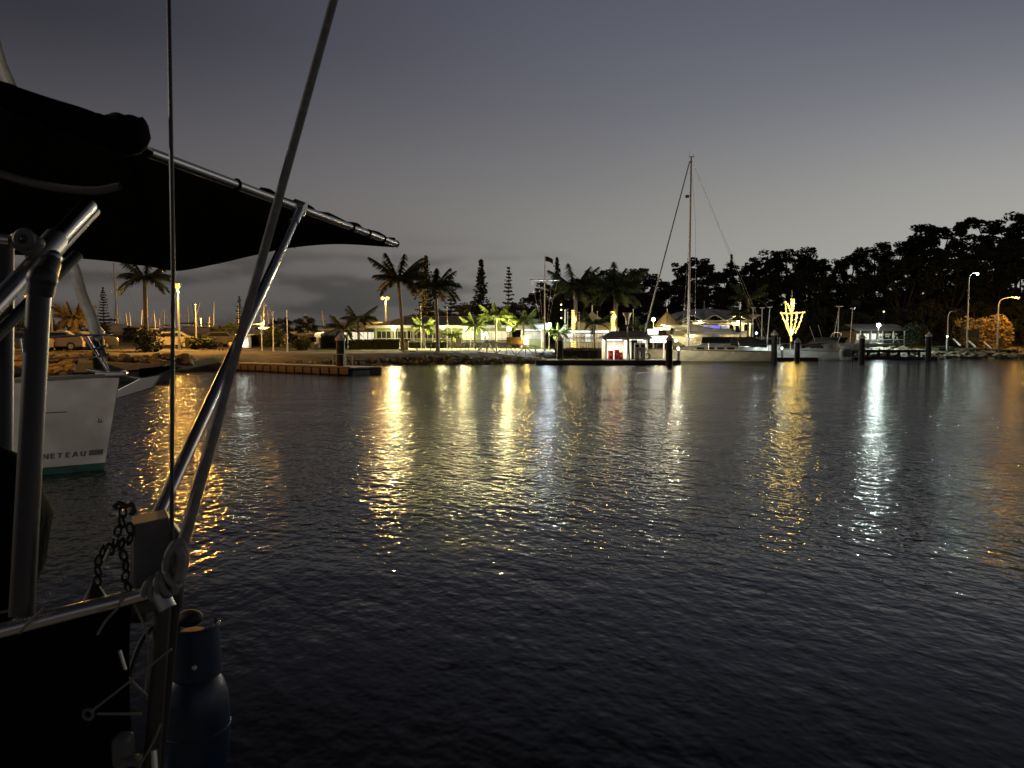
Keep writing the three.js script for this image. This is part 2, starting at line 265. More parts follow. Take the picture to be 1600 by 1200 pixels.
  const g = new THREE.BufferGeometry(); g.setAttribute('position', new THREE.BufferAttribute(pos, 3)); g.setAttribute('normal', new THREE.BufferAttribute(nor, 3)); g.setAttribute('uv', new THREE.BufferAttribute(uv, 2)); g.setIndex(idx);
    // wind and shelter: slick by our hull and in the lee of the white bow, quieter under the far bank, ruffled in between
  const LEVELS = 14, mats = Array.from({ length: LEVELS }, (_, i) => { const q = M.water.clone(); q.normalScale.set((i + 0.5) / LEVELS * 1.25, (i + 0.5) / LEVELS * 1.25); q.userData = {}; return q; }), bins = mats.map(() => []);
  for (let q = 0; q < idx.length; q += 6) { const v = idx[q], x = pos[3 * v] + 0.25, D = -(pos[3 * v + 2] + 0.25); const patch = fbm(x * 0.09 + 9, D * 0.16 + 3, 4);
    let s = lerp(0.2, 1, smooth(2.6, 10.5, D + 4 * (patch - 0.5))) * (0.66 + 0.68 * patch); s *= 1 - 0.72 * (1 - smooth(-9.4, -6.9, x + 1.2 * (patch - 0.5))) * (1 - smooth(12, 18, D)); s *= 1 - 0.15 * (1 - smooth(1, 5, shore(x) - D));
    const lv = Math.max(0, Math.min(LEVELS - 1, Math.floor(s / 1.25 * LEVELS + hash(v, 77) - 0.5))); bins[lv].push(...idx.slice(q, q + 6)); }
  g.clearGroups(); let start = 0; bins.forEach((b, i) => { if (b.length) g.addGroup(start, b.length, i); start += b.length; }); g.setIndex(bins.flat());
  const wm = new THREE.Mesh(g, mats); wm.name = numbered('water'); wm.receiveShadow = true; scene.add(structure(wm));
}

// ---------------------------------------------------------------- trees
function gumShape(kind) {                                  // trunk, limbs and a broken crown of leaf clumps, about 14 m tall
  const wood = [], lv = new Leaves(), H = 14, lobes = [];
  const top = V(rnd(-0.6, 0.6), kind.split, rnd(-0.6, 0.6));
  wood.push(bar(V(0, -2, 0), top, 0.42, 0.28, 7));
  for (let i = 0; i < kind.n; i++) {
    const a = i * 2.4 + rnd(-0.4, 0.4), h = lerp(kind.low, H - 1.4, Math.pow(i / (kind.n - 1), 0.8)), r = kind.wide * Math.sqrt(Math.max(0.06, 1 - Math.pow((h - kind.low - 2) / (H - kind.low), 2))) * rnd(0.5, 1);
    const c = V(Math.cos(a) * r, h, Math.sin(a) * r); lobes.push([c, rnd(1.2, 2.15) * kind.lobe]);
    const mid = top.clone().lerp(c, 0.5).add(V(0, -0.7, 0)); wood.push(bar(top, mid, 0.2, 0.13, 5), bar(mid, c, 0.13, 0.05, 5));
  }
  for (const [c, r] of lobes) {
    const subs = []; for (let i = 0; i < 6; i++) subs.push([V(rnd(-1, 1), rnd(-0.5, 0.7), rnd(-1, 1)).multiplyScalar(r * 0.72).add(c), r * rnd(0.34, 0.6)]);
    for (const [s, q] of subs) for (let i = 0; i < kind.leaves; i++) { const d = V(rnd(-1, 1), rnd(-1, 1), rnd(-1, 1)); if (d.lengthSq() > 1) { d.normalize(); } d.y *= 0.7; lv.spray(s.clone().addScaledVector(d, q), rnd(0.17, 0.36)); }
  }
  return [merge(wood), lv.geo()];
}
const gums = [
  { n: 13, low: 6, wide: 4.2, split: 5, lobe: 1, leaves: 76 }, { n: 16, low: 5, wide: 4.8, split: 4.2, lobe: 1, leaves: 72 }, { n: 11, low: 7.5, wide: 3.6, split: 6.2, lobe: 0.95, leaves: 78 }, { n: 18, low: 3, wide: 4.4, split: 3, lobe: 1.1, leaves: 76 }, { n: 20, low: 1.4, wide: 5, split: 2, lobe: 1.15, leaves: 76 },
].map(gumShape);
function gum(px, topPy, d, k, widen, label, group, mL = M.leafDark) {
  const p = ground(px, d), h = Y(topPy, d) - p.y, s = h / 14.3; p.y -= 0.2;
  const t = thing(k === 4 ? 'broad_tree' : 'gum_tree', label, 'tree', p, px * 1.7, group);
  const a = add(t, 'trunk', gums[k][0], M.bark), b = add(t, 'crown', gums[k][1], mL); a.scale.set(s * widen, s, s * widen); b.scale.copy(a.scale); return t;
}
// skyline of the wooded hill, left to right; each is picked out by where it stands
const HILL = 'trees on the wooded hill';
const skyline = [
  [838, 452, 150, 3, 1.1, 'low dark tree at the left foot of the wooded hill'], [868, 434, 155, 1, 1, 'dark tree on the hill just behind the flagpole yardarm'], [905, 428, 150, 0, 1.1, 'dark hill tree between the pine and the wrapped palms'],
  [948, 418, 150, 1, 1.15, 'round dark gum behind the second wrapped palm'], [978, 414, 155, 3, 1.2, 'spreading dark gum behind the white marquee'], [1014, 424, 150, 0, 1.1, 'dark gum seen just left of the yacht forestay'], [1044, 432, 145, 3, 1, 'lower dark tree between forestay and mast'],
  [1085, 397, 150, 2, 1.25, 'tall domed gum right behind the yacht mast'], [1122, 420, 150, 3, 1, 'dark gum just right of the yacht mast'], [1160, 404, 155, 1, 1.05, 'dark gum next to the small distant pine'], [1190, 396, 160, 0, 1, 'dark gum rising above the restaurant roof end'],
  [1226, 381, 160, 1, 1.15, 'large rounded gum above the fan of lights'], [1262, 392, 160, 2, 1.1, 'loose gum right of the large rounded gum'], [1296, 400, 160, 0, 1, 'ragged gum above the moored cruisers'], [1328, 392, 165, 3, 1, 'dense gum midway along the hilltop'],
  [1362, 376, 165, 1, 1, 'gum on the crest above the white quay light'], [1396, 372, 165, 0, 1, 'gum on the crest left of the highest pair'], [1432, 362, 165, 2, 1, 'slender gum leaning on the tall crest gum'], [1468, 337, 165, 2, 1.25, 'tall open gum on the crest with sky in its crown'],
  [1512, 392, 170, 3, 1, 'low gum in the dip between two tallest gums'], [1562, 325, 165, 0, 1.2, 'tallest gum, on the crest near the frame edge'], [1606, 338, 165, 1, 1.1, 'tall gum cut off by the right edge of the picture'],
];
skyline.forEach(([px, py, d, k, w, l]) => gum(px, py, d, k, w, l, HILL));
const fill = [ // the slope below the crest
  [850, 478, 122, 4], [885, 468, 124, 4], [925, 455, 120, 4], [965, 452, 124, 4], [1005, 455, 120, 4], [1040, 458, 122, 4], [1075, 448, 124, 4], [1110, 452, 122, 4], [1150, 446, 124, 4], [1188, 440, 122, 4], [1228, 436, 126, 4], [1265, 440, 122, 4], [1300, 436, 126, 4], [1335, 440, 122, 4], [1372, 430, 126, 4], [1408, 426, 122, 4], [1446, 424, 126, 4], [1482, 420, 122, 4], [1520, 424, 126, 4], [1556, 414, 124, 4], [1592, 418, 126, 4],
];
const crest = (px) => table(skyline.map((s) => s[0]), skyline.map((s) => s[1]), px);
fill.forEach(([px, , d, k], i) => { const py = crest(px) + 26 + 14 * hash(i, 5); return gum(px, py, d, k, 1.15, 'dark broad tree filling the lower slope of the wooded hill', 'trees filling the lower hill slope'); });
const fill2 = []; for (let i = 0; i < 16; i++) fill2.push([1030 + i * 38 + rnd(-8, 8), 478 + rnd(-8, 6) - i * 0.6, 108 + rnd(-2, 3)]);
fill2.forEach(([px, py, d]) => gum(px, py, d, 4, 1.35, 'dark bushy tree along the foot of the wooded hill', 'trees along the foot of the hill'));
// groves on the flat land
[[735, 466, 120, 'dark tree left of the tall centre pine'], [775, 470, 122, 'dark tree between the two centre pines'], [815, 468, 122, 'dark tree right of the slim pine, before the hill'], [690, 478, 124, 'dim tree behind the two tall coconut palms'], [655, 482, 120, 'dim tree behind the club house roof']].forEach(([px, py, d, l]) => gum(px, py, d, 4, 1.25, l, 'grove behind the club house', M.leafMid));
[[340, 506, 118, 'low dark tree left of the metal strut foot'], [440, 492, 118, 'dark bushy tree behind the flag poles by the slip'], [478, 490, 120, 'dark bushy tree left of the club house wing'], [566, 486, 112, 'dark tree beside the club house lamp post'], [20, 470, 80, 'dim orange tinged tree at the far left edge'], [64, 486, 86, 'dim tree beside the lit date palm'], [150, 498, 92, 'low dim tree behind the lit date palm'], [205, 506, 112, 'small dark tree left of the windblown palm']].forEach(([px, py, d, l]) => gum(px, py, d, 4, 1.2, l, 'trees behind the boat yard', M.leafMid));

function pineShape(gap, arms, wide) {                      // Norfolk pine, 12 m: whorls of upswept branches
  const lv = new Leaves(), wood = [bar(V(0, -1, 0), V(0, 12, 0), 0.2, 0.03, 6)];
  for (let h = 1.2; h < 11.9; h += gap * lerp(1, 0.5, h / 12)) {
    const len = wide * Math.pow(1 - h / 12.4, 0.75), n = arms, off = rnd(0, 6);
    for (let i = 0; i < n; i++) { const a = off + i / n * 6.283 + rnd(-0.15, 0.15), L = len * rnd(0.5, 1.12); if (rnd() < 0.1) continue; const tip = V(Math.cos(a) * L, h + L * 0.12 + 0.1, Math.sin(a) * L); wood.push(bar(V(0, h, 0), tip, 0.03, 0.012, 3));
      for (let s = 0.2; s <= 1.001; s += 0.14 / Math.max(0.5, L)) { const c = V(Math.cos(a) * L * s, h + L * 0.12 * s * s + rnd(-0.05, 0.12), Math.sin(a) * L * s); lv.spray(c, rnd(0.17, 0.3), 0.8); } }
  }
  return [merge(wood), lv.geo()];
}
const pines = [pineShape(0.42, 8, 2.2), pineShape(0.85, 7, 2.5)];
function pine(px, topPy, d, k, w, label, group) { const p = ground(px, d), s = (Y(topPy, d) - p.y) / 12; const t = thing('norfolk_pine', label, 'pine tree', p, px, group); for (const [n, g, m] of [['trunk', pines[k][0], M.bark], ['crown', pines[k][1], M.leafDark]]) add(t, n, g, m).scale.set(s * w, s, s * w); }
pine(666, 398, 105, 0, 1.0, 'narrow pine rising between the two coconut palms', 'Norfolk pines');
pine(752, 404, 108, 0, 1.05, 'tall dense cone shaped pine behind the club house', 'Norfolk pines');
pine(795, 416, 112, 1, 0.85, 'slim thin pine right of the dense cone shaped one', 'Norfolk pines');
pine(870, 401, 112, 0, 0.8, 'narrow pine just right of the flagpole', 'Norfolk pines');
pine(705, 428, 106, 1, 1.1, 'sparse rounded pine right of the second coconut palm', 'Norfolk pines');
pine(163, 448, 95, 1, 0.9, 'small tiered pine behind the lit date palm', 'Norfolk pines');
pine(375, 462, 95, 1, 0.85, 'small tiered pine partly behind the slanting strut', 'Norfolk pines');
pine(1141, 396, 210, 0, 0.8, 'tiny distant pine tip on the hill crest', 'Norfolk pines');

function frondShape(L, droop, lift, n = 30) {              // feather leaf along +x
  const lv = new Leaves(), pt = (t) => V(L * (t - 0.12 * droop * t * t), lift * L * t - droop * L * t * t * 0.75, 0), wood = [];
  for (let i = 0; i < 7; i++) wood.push(bar(pt(i / 7), pt((i + 1) / 7), 0.03 * (1 - i / 9), 0.03 * (1 - (i + 1) / 9), 3));
  for (let i = 1; i < n; i++) { const t = 0.1 + 0.9 * i / n, p = pt(t), q = pt(Math.min(1, t + 0.06)), l = L * 0.31 * Math.pow(Math.sin(Math.PI * (0.12 + 0.83 * t)), 0.7); for (const s of [-1, 1]) { const tip = p.clone().add(V(l * 0.62, -l * rnd(0.35, 0.75), s * l * rnd(0.5, 0.75))); const b = p.clone().lerp(q, 0.75), m = tip.clone().lerp(p, 0.5).add(V(0.02, 0.06, 0)); lv.tri(p, b, m); lv.tri(b, tip, m); lv.tri(p, m, tip); } }
  return mergeGeometries([clean(merge(wood)), clean(lv.geo())]);
}
const fronds = [frondShape(3, 0.55, 0.55), frondShape(3, 0.85, 0.7), frondShape(3, 0.95, 0.25), frondShape(3, 0.4, 1.0)];
function palm(name, px, crownPy, d, o) {
  const { label, group, n = 22, size = 1, lean = 0, wind = 0, leaf = M.leafPalm, trunk = 0.14, bark = M.palmBark, dead = 0, cat = 'palm tree' } = o;
  const p = ground(px, d), h = Y(crownPy, d) - p.y, t = thing(name, label, cat, p, 0, group), top = V(lean, h, 0);
  const pts = []; for (let i = 0; i <= 6; i++) { const u = i / 6; pts.push(V(lean * u * u, h * u - (i ? 0 : 0.3), 0.15 * Math.sin(u * 2))); }
  const tr = tube(pts, trunk, 14, 8), pos = tr.attributes.position; // swollen foot, ringed
  const rings = [tr]; for (let i = 0; i < 3; i++) rings.push(cyl(trunk * (1.05 + i * 0.1), trunk * (1.4 + i * 0.15), 0.25, lean * 0.0, 0.12 + 0.0 * i, 0, 8));
  add(t, 'trunk', rings, bark);
  for (let i = 0; i < n; i++) { let a = i * 2.4 + rnd(-0.3, 0.3); const u = i / n; if (wind) { const c = Math.cos(a), s = Math.sin(a); a = Math.atan2(s, c + wind); } const f = add(t, 'frond', fronds[u > 0.78 ? 3 : u > 0.4 ? 0 : u > 0.18 ? 1 : 2], i < dead ? M.leafDry : leaf); f.position.copy(top); const k = size * rnd(0.85, 1.1); f.scale.set(k, k, k); f.rotation.set(0, -a, rnd(-0.12, 0.12), 'YXZ'); }
  add(t, 'crown_shaft', [ball(trunk * 1.7, lean, h, 0, 8, 6), bar(V(lean, h - 0.5 * size, 0), V(lean, h, 0), trunk * 1.1, trunk * 1.5, 8)], leaf);
  return t;
}
palm('coconut_palm', 629, 437, 73, { label: 'tallest dark coconut palm, left of the pair on the lawn', group: 'coconut palms on the lawn', wind: 0.25, lean: -0.35, n: 36, size: 0.93, trunk: 0.16, dead: 3, leaf: M.leafMid });
palm('coconut_palm', 684, 450, 72, { label: 'dark coconut palm, right of the pair on the lawn', group: 'coconut palms on the lawn', wind: 0.25, lean: -0.2, n: 34, size: 0.85, trunk: 0.16, dead: 3, leaf: M.leafMid });
palm('coconut_palm', 230, 436, 60, { label: 'windblown dark palm beside the big orange lamp', group: 'coconut palms on the lawn', wind: 0.35, n: 26, size: 0.72, trunk: 0.16, leaf: M.leafMid });
palm('wrapped_palm', 899, 452, 82, { label: 'palm with light wrapped trunk left of the marquee', group: 'palms wrapped in lights', wind: 0.3, n: 36, size: 1.0, trunk: 0.2 });
palm('wrapped_palm', 961, 455, 81, { label: 'palm with light wrapped trunk right of the marquee', group: 'palms wrapped in lights', wind: 0.3, n: 36, size: 1.1, trunk: 0.2 });
const smallPalms = [
  [663, 512, 82, 0.55, 'small lit palm by the first wall lamp pole'], [706, 524, 81, 0.42, 'smallest lit palm, between two wall lamps'], [742, 510, 82, 0.58, 'lit palm right beside the third wall lamp'], [775, 498, 82, 0.74, 'largest lit palm in front of the club house'], [818, 504, 80, 0.66, 'lit palm over the corner of the bright shelter'], [872, 520, 77, 0.48, 'small palm right of the white flood lamp'],
];
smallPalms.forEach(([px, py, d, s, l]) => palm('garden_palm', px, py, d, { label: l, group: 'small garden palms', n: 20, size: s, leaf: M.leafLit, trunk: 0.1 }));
[[537, 514, 84, 0.7, 'dim garden palm above the dark hedge'], [560, 500, 88, 0.75, 'taller dim garden palm beside the club house wing'], [928, 506, 79, 0.6, 'dark little palm in front of the white marquee'], [1000, 512, 86, 0.6, 'dark palm behind the fuel hut roof'], [1168, 466, 92, 0.85, 'palm at the right end of the restaurant'], [1156, 492, 90, 0.55, 'small palm under the restaurant eave'], [1048, 510, 90, 0.6, 'dark palm left of the yacht mast foot']].forEach(([px, py, d, s, l]) => palm('garden_palm', px, py, d, { label: l, group: 'small garden palms', n: 15, size: s, leaf: M.leafPalm, trunk: 0.1 }));
{ // date palm with a fat, sodium lit crown
  const p = ground(117, 70), t = thing('date_palm', 'squat date palm glowing orange under the yard lamps', 'palm tree', p), h = Y(497, 70) - p.y;
  add(t, 'trunk', [cyl(0.45, 0.55, h, 0, h / 2, 0, 10), ...Array.from({ length: 26 }, (_, i) => { const a = i * 2.4, y = h - 1.1 + (i % 9) * 0.13; return bar(V(Math.cos(a) * 0.4, y, Math.sin(a) * 0.4), V(Math.cos(a) * 0.75, y + 0.45, Math.sin(a) * 0.75), 0.07, 0.04, 4); })], M.palmBark);
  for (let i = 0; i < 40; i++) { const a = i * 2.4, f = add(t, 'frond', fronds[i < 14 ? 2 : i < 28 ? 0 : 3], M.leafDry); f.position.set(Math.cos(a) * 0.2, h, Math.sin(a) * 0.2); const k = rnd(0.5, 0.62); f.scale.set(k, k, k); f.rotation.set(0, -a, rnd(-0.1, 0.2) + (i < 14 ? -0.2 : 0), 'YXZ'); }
}
function bush(px, topPy, d, w, label, name, cat, m, group, n = 900, leaf = 0.14) {
  const p = ground(px, d), h = Math.max(0.5, Y(topPy, d) - p.y), t = thing(name, label, cat, p, 0, group), lv = new Leaves(), W = w * d / 1200 / 2;
  const lobes = []; for (let i = 0; i < 9; i++) lobes.push([V(rnd(-0.62, 0.62) * W, h * rnd(0.25, 0.66), rnd(-0.5, 0.5) * Math.min(W, 1.6)), rnd(0.3, 0.46)]);
  for (let i = 0; i < n; i++) { const [c, r] = lobes[i % 9]; const q = V(rnd(-1, 1), rnd(-1, 1), rnd(-1, 1)); if (q.lengthSq() > 1) q.normalize(); lv.spray(V(c.x + q.x * r * W, Math.max(0.05, c.y + q.y * r * h * 1.1), c.z + q.z * r * Math.min(W, 1.6) * 1.4), rnd(leaf * 0.7, leaf * 1.4)); }
  add(t, 'foliage', lv.geo(), m); add(t, 'stem', [0, 1, 2].map((i) => bar(V(0, -0.2, 0), V(W * 0.3 * (i - 1), h * 0.5, 0), 0.05, 0.02, 5)), M.bark);
}
bush(232, 512, 58, 42, 'dark cone of shrubs round the windblown palm foot', 'shrub_clump', 'shrub', M.leafMid, 'shrubs');
bush(318, 527, 64, 40, 'clipped dark shrub behind the pale poles', 'shrub_clump', 'shrub', M.hedge, 'shrubs');
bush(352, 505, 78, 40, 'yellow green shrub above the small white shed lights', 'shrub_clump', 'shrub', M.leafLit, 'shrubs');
bush(428, 510, 76, 36, 'orange tinted shrub between two pale poles', 'shrub_clump', 'shrub', M.leafPalm, 'shrubs');
bush(472, 529, 72, 34, 'low dark shrub by the orange timber hut', 'shrub_clump', 'shrub', M.hedge, 'shrubs');
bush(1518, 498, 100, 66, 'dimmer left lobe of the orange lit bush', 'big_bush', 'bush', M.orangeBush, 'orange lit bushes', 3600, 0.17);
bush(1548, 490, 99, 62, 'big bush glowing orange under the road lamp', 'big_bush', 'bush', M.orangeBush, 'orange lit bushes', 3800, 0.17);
bush(1420, 506, 96, 66, 'dark pandanus like shrub left of the round topped pile', 'shrub_clump', 'shrub', M.leafMid, 'shrubs', 1400);
bush(1385, 520, 97, 40, 'dark shrub beside the lit boat shed', 'shrub_clump', 'shrub', M.hedge, 'shrubs');
bush(1592, 488, 108, 50, 'tall pale stemmed shrub at the right picture edge', 'shrub_clump', 'shrub', M.leafLit, 'shrubs', 1300);
bush(1470, 541, 91, 44, 'low scrub on the right bank by the bollard light', 'shrub_clump', 'shrub', M.leafMid, 'shrubs');
bush(1520, 545, 91, 50, 'low scrub on the right bank below the square board', 'shrub_clump', 'shrub', M.leafMid, 'shrubs');
bush(1563, 547, 91, 44, 'low scrub on the right bank nearest the picture edge', 'shrub_clump', 'shrub', M.hedge, 'shrubs');
bush(130, 528, 62, 60, 'orange brown shrub bed behind the bow rail', 'shrub_clump', 'shrub', M.leafDry, 'shrubs');
bush(38, 520, 66, 50, 'dim shrub between the two dark canopy posts', 'shrub_clump', 'shrub', M.leafDry, 'shrubs');
function hedge(px0, px1, topPy, d, label) { const a = ground(px0, d), b = ground(px1, d), w = b.x - a.x, y = Math.min(a.y, b.y), h = Y(topPy, d) - y, t = thing('hedge', label, 'hedge', V((a.x + b.x) / 2, y, -d), 0, 'clipped hedges'), lv = new Leaves(); const n = Math.round(w * 260); for (let i = 0; i < n; i++) { const f = rnd(), z = f < 0.6 ? 0.5 : rnd(-0.5, 0.5); lv.spray(V(rnd(-w / 2, w / 2), f < 0.6 ? rnd(0, h) : f < 0.85 ? h + rnd(-0.06, 0.05) : rnd(0, h), z + rnd(-0.06, 0.06)), rnd(0.06, 0.12), 1); } add(t, 'foliage', [lv.geo(), box(w * 0.98, h * 0.94, 0.86, 0, h * 0.47, 0)], M.hedge); }
hedge(392, 440, 524, 79, 'dark clipped hedge left of the pale flag poles'); hedge(490, 545, 524, 80, 'dark clipped hedge by the timber hut'); hedge(545, 625, 531, 79, 'low dark hedge in front of the club house wing'); hedge(625, 700, 534, 84, 'low clipped hedge under the club house windows'); hedge(292, 325, 527, 70, 'short dark hedge behind the orange lamp post');
// ---------------------------------------------------------------- stone banks
{
  const rocks = (name, x0, x1, n, m, s0, s1, label, band) => { const out = []; for (let i = 0; i < n; i++) { const x = rnd(x0, x1), d = shore(x) + rnd(-0.4, band), s = rnd(s0, s1), g = new THREE.IcosahedronGeometry(s, 1), p = g.attributes.position; const k = rnd(0, 99); for (let j = 0; j < p.count; j++) { const q = 0.75 + 0.5 * hash(Math.round(p.getX(j) * 1e3 + k), Math.round(p.getY(j) * 1e3 + Math.round(p.getZ(j) * 1e3) * 7)); p.setXYZ(j, p.getX(j) * q * 1.25, p.getY(j) * q * 0.75, p.getZ(j) * q); } g.deleteAttribute('normal'); g.computeVertexNormals(); g.rotateY(rnd(0, 6)); g.translate(x, groundH(x, d) + s * 0.1, -d); out.push(clean(g)); } const o = add(null, name, mergeGeometries(out), m); return tag(o, label, 'rocks', null, 'stuff'); };
  rocks('bank_rocks', -46, -21.5, 420, M.rock, 0.22, 0.5, 'brown boulders of the left bank', 4.6);
  rocks('shore_rocks', -20, 7, 260, M.rockGrey, 0.12, 0.32, 'dark stones along the waterline below the lawn', 1.6);
  rocks('revetment_rocks', 34, 78, 520, M.rockGrey, 0.25, 0.6, 'grey boulders of the right bank', 5.5);
}
// ---------------------------------------------------------------- club house and its lamps
function windowIn(parent, x, y, z, w, h, panes, lit) { const f = add(parent, 'window', [box(w + 0.1, 0.06, 0.06, x, y + h / 2, z), box(w + 0.1, 0.06, 0.08, x, y - h / 2, z), ...Array.from({ length: panes + 1 }, (_, i) => box(0.05, h, 0.055, x - w / 2 + w * i / panes, y, z))], M.white); const pw = w / panes - 0.05; for (let i = 0; i < panes; i++) add(f, 'pane', box(pw, h - 0.06, 0.02, x - w / 2 + w * (i + 0.5) / panes, y, z - 0.012), lit || M.glass); return f; }
const litWindow = lampMat([1, 0.95, 0.72], 0.9), litDim = lampMat([1, 0.9, 0.55], 0.28), litCool = lampMat([0.92, 1, 0.95], 1.1);
{
  const D = 87, x0 = X(584, D), x1 = X(800, D), w = x1 - x0, g0 = 1.3, c = (x0 + x1) / 2, t = thing('club_house', 'long low pale club house behind the lawn', 'building', V(c, g0, -D)), e = Y(511, D) - g0, dep = 9;
  add(t, 'wall', [box(w, e + 0.3, 0.25, 0, e / 2, -0.125), box(0.25, e, dep, -w / 2 + 0.125, e / 2, -dep / 2 - 0.25), box(0.25, e, dep, w / 2 - 0.125, e / 2, -dep / 2 - 0.25), box(w, e, 0.25, 0, e / 2, -dep - 0.4)], M.wall);
  add(t, 'plinth', box(w + 0.1, 0.75, 0.12, 0, 0.375, 0.064), M.plinth);
  const r0 = e + 0.05, r1 = r0 + 1.25, ov = 1.0, roof = [[-w / 2 - 0.7, r0, ov], [w / 2 + 0.5, r0, ov], [w / 2 + 0.5, r0, -dep - 1.2], [-w / 2 - 0.7, r0, -dep - 1.2]].map((a) => V(...a)), rl = V(-w / 2 + 3, r1, -dep / 2), rr = V(w / 2 - 3, r1, -dep / 2);
  const lv = new Leaves(); lv.quad(roof[0], roof[1], rr, rl); lv.quad(roof[2], roof[3], rl, rr); lv.tri(roof[3], roof[0], rl); lv.tri(roof[1], roof[2], rr); lv.quad(roof[0], roof[3], roof[2], roof[1]);
  const rf = add(t, 'roof', lv.geo(), M.roof);
  add(rf, 'ridge_cap', bar(rl, rr, 0.09, 0.09, 6), M.roofTan);
  for (let x = -w / 2; x < w / 2; x += 0.9) { const f = clamp(Math.min((x + w / 2 + 0.7) / 3.7, (w / 2 + 0.5 - x) / 3.5)); add(rf, 'roof_seam', bar(V(x, r0 + 0.02, ov), V(x, r0 + 0.02 + 1.25 * f, ov - (ov + dep / 2) * f), 0.025, 0.025, 4), M.roof); }
  add(t, 'fascia', [box(w + 1.22, 0.24, 0.05, -0.1, r0 - 0.06, ov + 0.03), box(w + 1.2, 0.09, 0.1, -0.1, r0 + 0.08, ov + 0.1)], M.white);
  for (let i = 0; i < 8; i++) add(t, 'veranda_post', box(0.12, e, 0.12, -w / 2 + 0.4 + i * (w - 0.8) / 7, e / 2, ov - 0.15), M.white);
  add(t, 'rail', [box(w, 0.06, 0.06, 0, 1.0, ov - 0.15), box(w, 0.05, 0.05, 0, 0.62, ov - 0.15)], M.white);
  for (const [px, ww, lit] of [[600, 1.6], [628, 2], [648, 1.6], [672, 1.6], [706, 1.8], [733, 1.6, litDim], [757, 0.8, litWindow], [776, 2.4, litDim]]) windowIn(t, X(px, D) - c, e - 0.95, 0.03, ww, 1.0, ww > 1.7 ? 4 : ww > 1 ? 3 : 2, lit);
  add(t, 'door', rbox(0.95, 2.05, 0.06, 0.01, X(690, D) - c, 1.02, 0.04), M.plinth);
}
{ // brightly lit wing at its left end
  const D = 92, c = X(562, D), g0 = 1.35, t = thing('club_wing', 'low wing with bright white windows left of the club house', 'building', V(c, g0, -D)), w = 4.4, e = Y(514, D) - g0;
  add(t, 'wall', [box(w, 0.7, 0.2, 0, 0.35, 0), box(w, 0.35, 0.2, 0, e - 0.17, 0), box(0.3, e, 0.2, -w / 2 + 0.15, e / 2, 0.003), box(0.3, e, 0.2, w / 2 - 0.15, e / 2, 0.003), box(w, e, 0.2, 0, e / 2, -4)], M.wall);
  for (let i = 0; i < 4; i++) windowIn(t, -1.45 + i * 0.97, 0.7 + (e - 1.05) / 2, 0, 0.9, e - 1.08, 2, litWindow);
  const lv = new Leaves(), a = V(-w / 2 - 2.6, e, 0.7), b = V(w / 2 + 0.4, e, 0.7), d = V(w / 2 + 0.4, e + 0.9, -3), f = V(-w / 2 - 1.6, e + 0.9, -3); lv.quad(a, b, d, f); lv.quad(V(a.x, e - 0.03, 0.7), V(b.x, e - 0.03, 0.7), V(b.x, e - 0.03, -4.3), V(a.x, e - 0.03, -4.3));
  add(t, 'roof', lv.geo(), M.roof); add(t, 'fascia', box(w + 3, 0.2, 0.05, -1.1, e - 0.08, 0.73), M.white);
  const l = new THREE.RectAreaLight(new THREE.Color().setRGB(1, 0.95, 0.72), 1.5, 3.9, 1.0); l.position.set(0, 1.4, 0.3); l.lookAt(c, g0 + 1.2, 10); l.name = 'window_light'; t.add(l); l.rotation.set(0, Math.PI, 0);
}
function wallLamp(px, py, d, color, power, label, r = 0.2) { const p = at(px, py, d), t = thing('wall_lamp', label, 'lamp', p, 0, 'club house wall lamps'); add(t, 'bracket', [bar(V(0, 0.16, -0.9), V(0, 0.16, 0), 0.025), box(0.2, 0.26, 0.05, 0, 0.16, -0.9), cyl(0.09, 0.13, 0.1, 0, 0.22, 0)], M.darkMetal); flood(t, 0, 0, 0, color, power, power * 0.015, r, 22); }
wallLamp(615, 513, 85.2, WARM, 900, 'brightest yellow wall lamp, left end of the club house', 0.24);
wallLamp(691, 513, 85.2, WARM, 620, 'yellow wall lamp, second from the club house left end', 0.2);
wallLamp(727, 513, 85.2, WARM, 700, 'yellow wall lamp, third from the club house left end', 0.2);
wallLamp(795, 514, 83, WARM, 860, 'yellow lamp by the large lit palm and shelter', 0.24);
{ // bright shelter with white columns and cool flood lamp
  const D = 81, x0 = X(812, D), x1 = X(852, D), w = x1 - x0, c = (x0 + x1) / 2, g0 = 1.25, t = thing('shelter', 'brightly lit open shelter with white columns', 'shelter', V(c, g0, -D)), h = Y(516, D) - g0;
  for (const [x, z] of [[-w / 2 + 0.3, 0], [w / 2 - 0.25, 0], [-w / 2 + 0.3, -3], [w / 2 - 0.25, -3]]) add(t, 'column', cyl(0.13, 0.15, h, x, h / 2, z, 14), M.white);
  const rf = add(t, 'roof', [box(w + 0.8, 0.5, 4.4, 0, h + 0.32, -1.5)], M.white); add(rf, 'fascia', box(w + 0.9, 0.12, 4.5, 0, h + 0.61, -1.5), M.roof);
  add(t, 'light_panel', box(w - 0.7, 0.05, 2.8, 0, h + 0.035, -1.5), lampMat(COOL, 1.6));
  const l = new THREE.RectAreaLight(new THREE.Color().setRGB(...COOL), 2.2, w - 0.7, 2.8); l.position.set(0, h - 0.02, -1.5); l.rotation.x = -Math.PI / 2; l.name = 'panel_light'; t.add(l);
  add(t, 'bar_front', [box(w - 0.8, 1.0, 0.4, 0, 0.5, -2.4)], M.wall); add(t, 'back_panel', box(w - 0.6, h - 0.1, 0.08, 0, h / 2, -3.3), M.white);
}
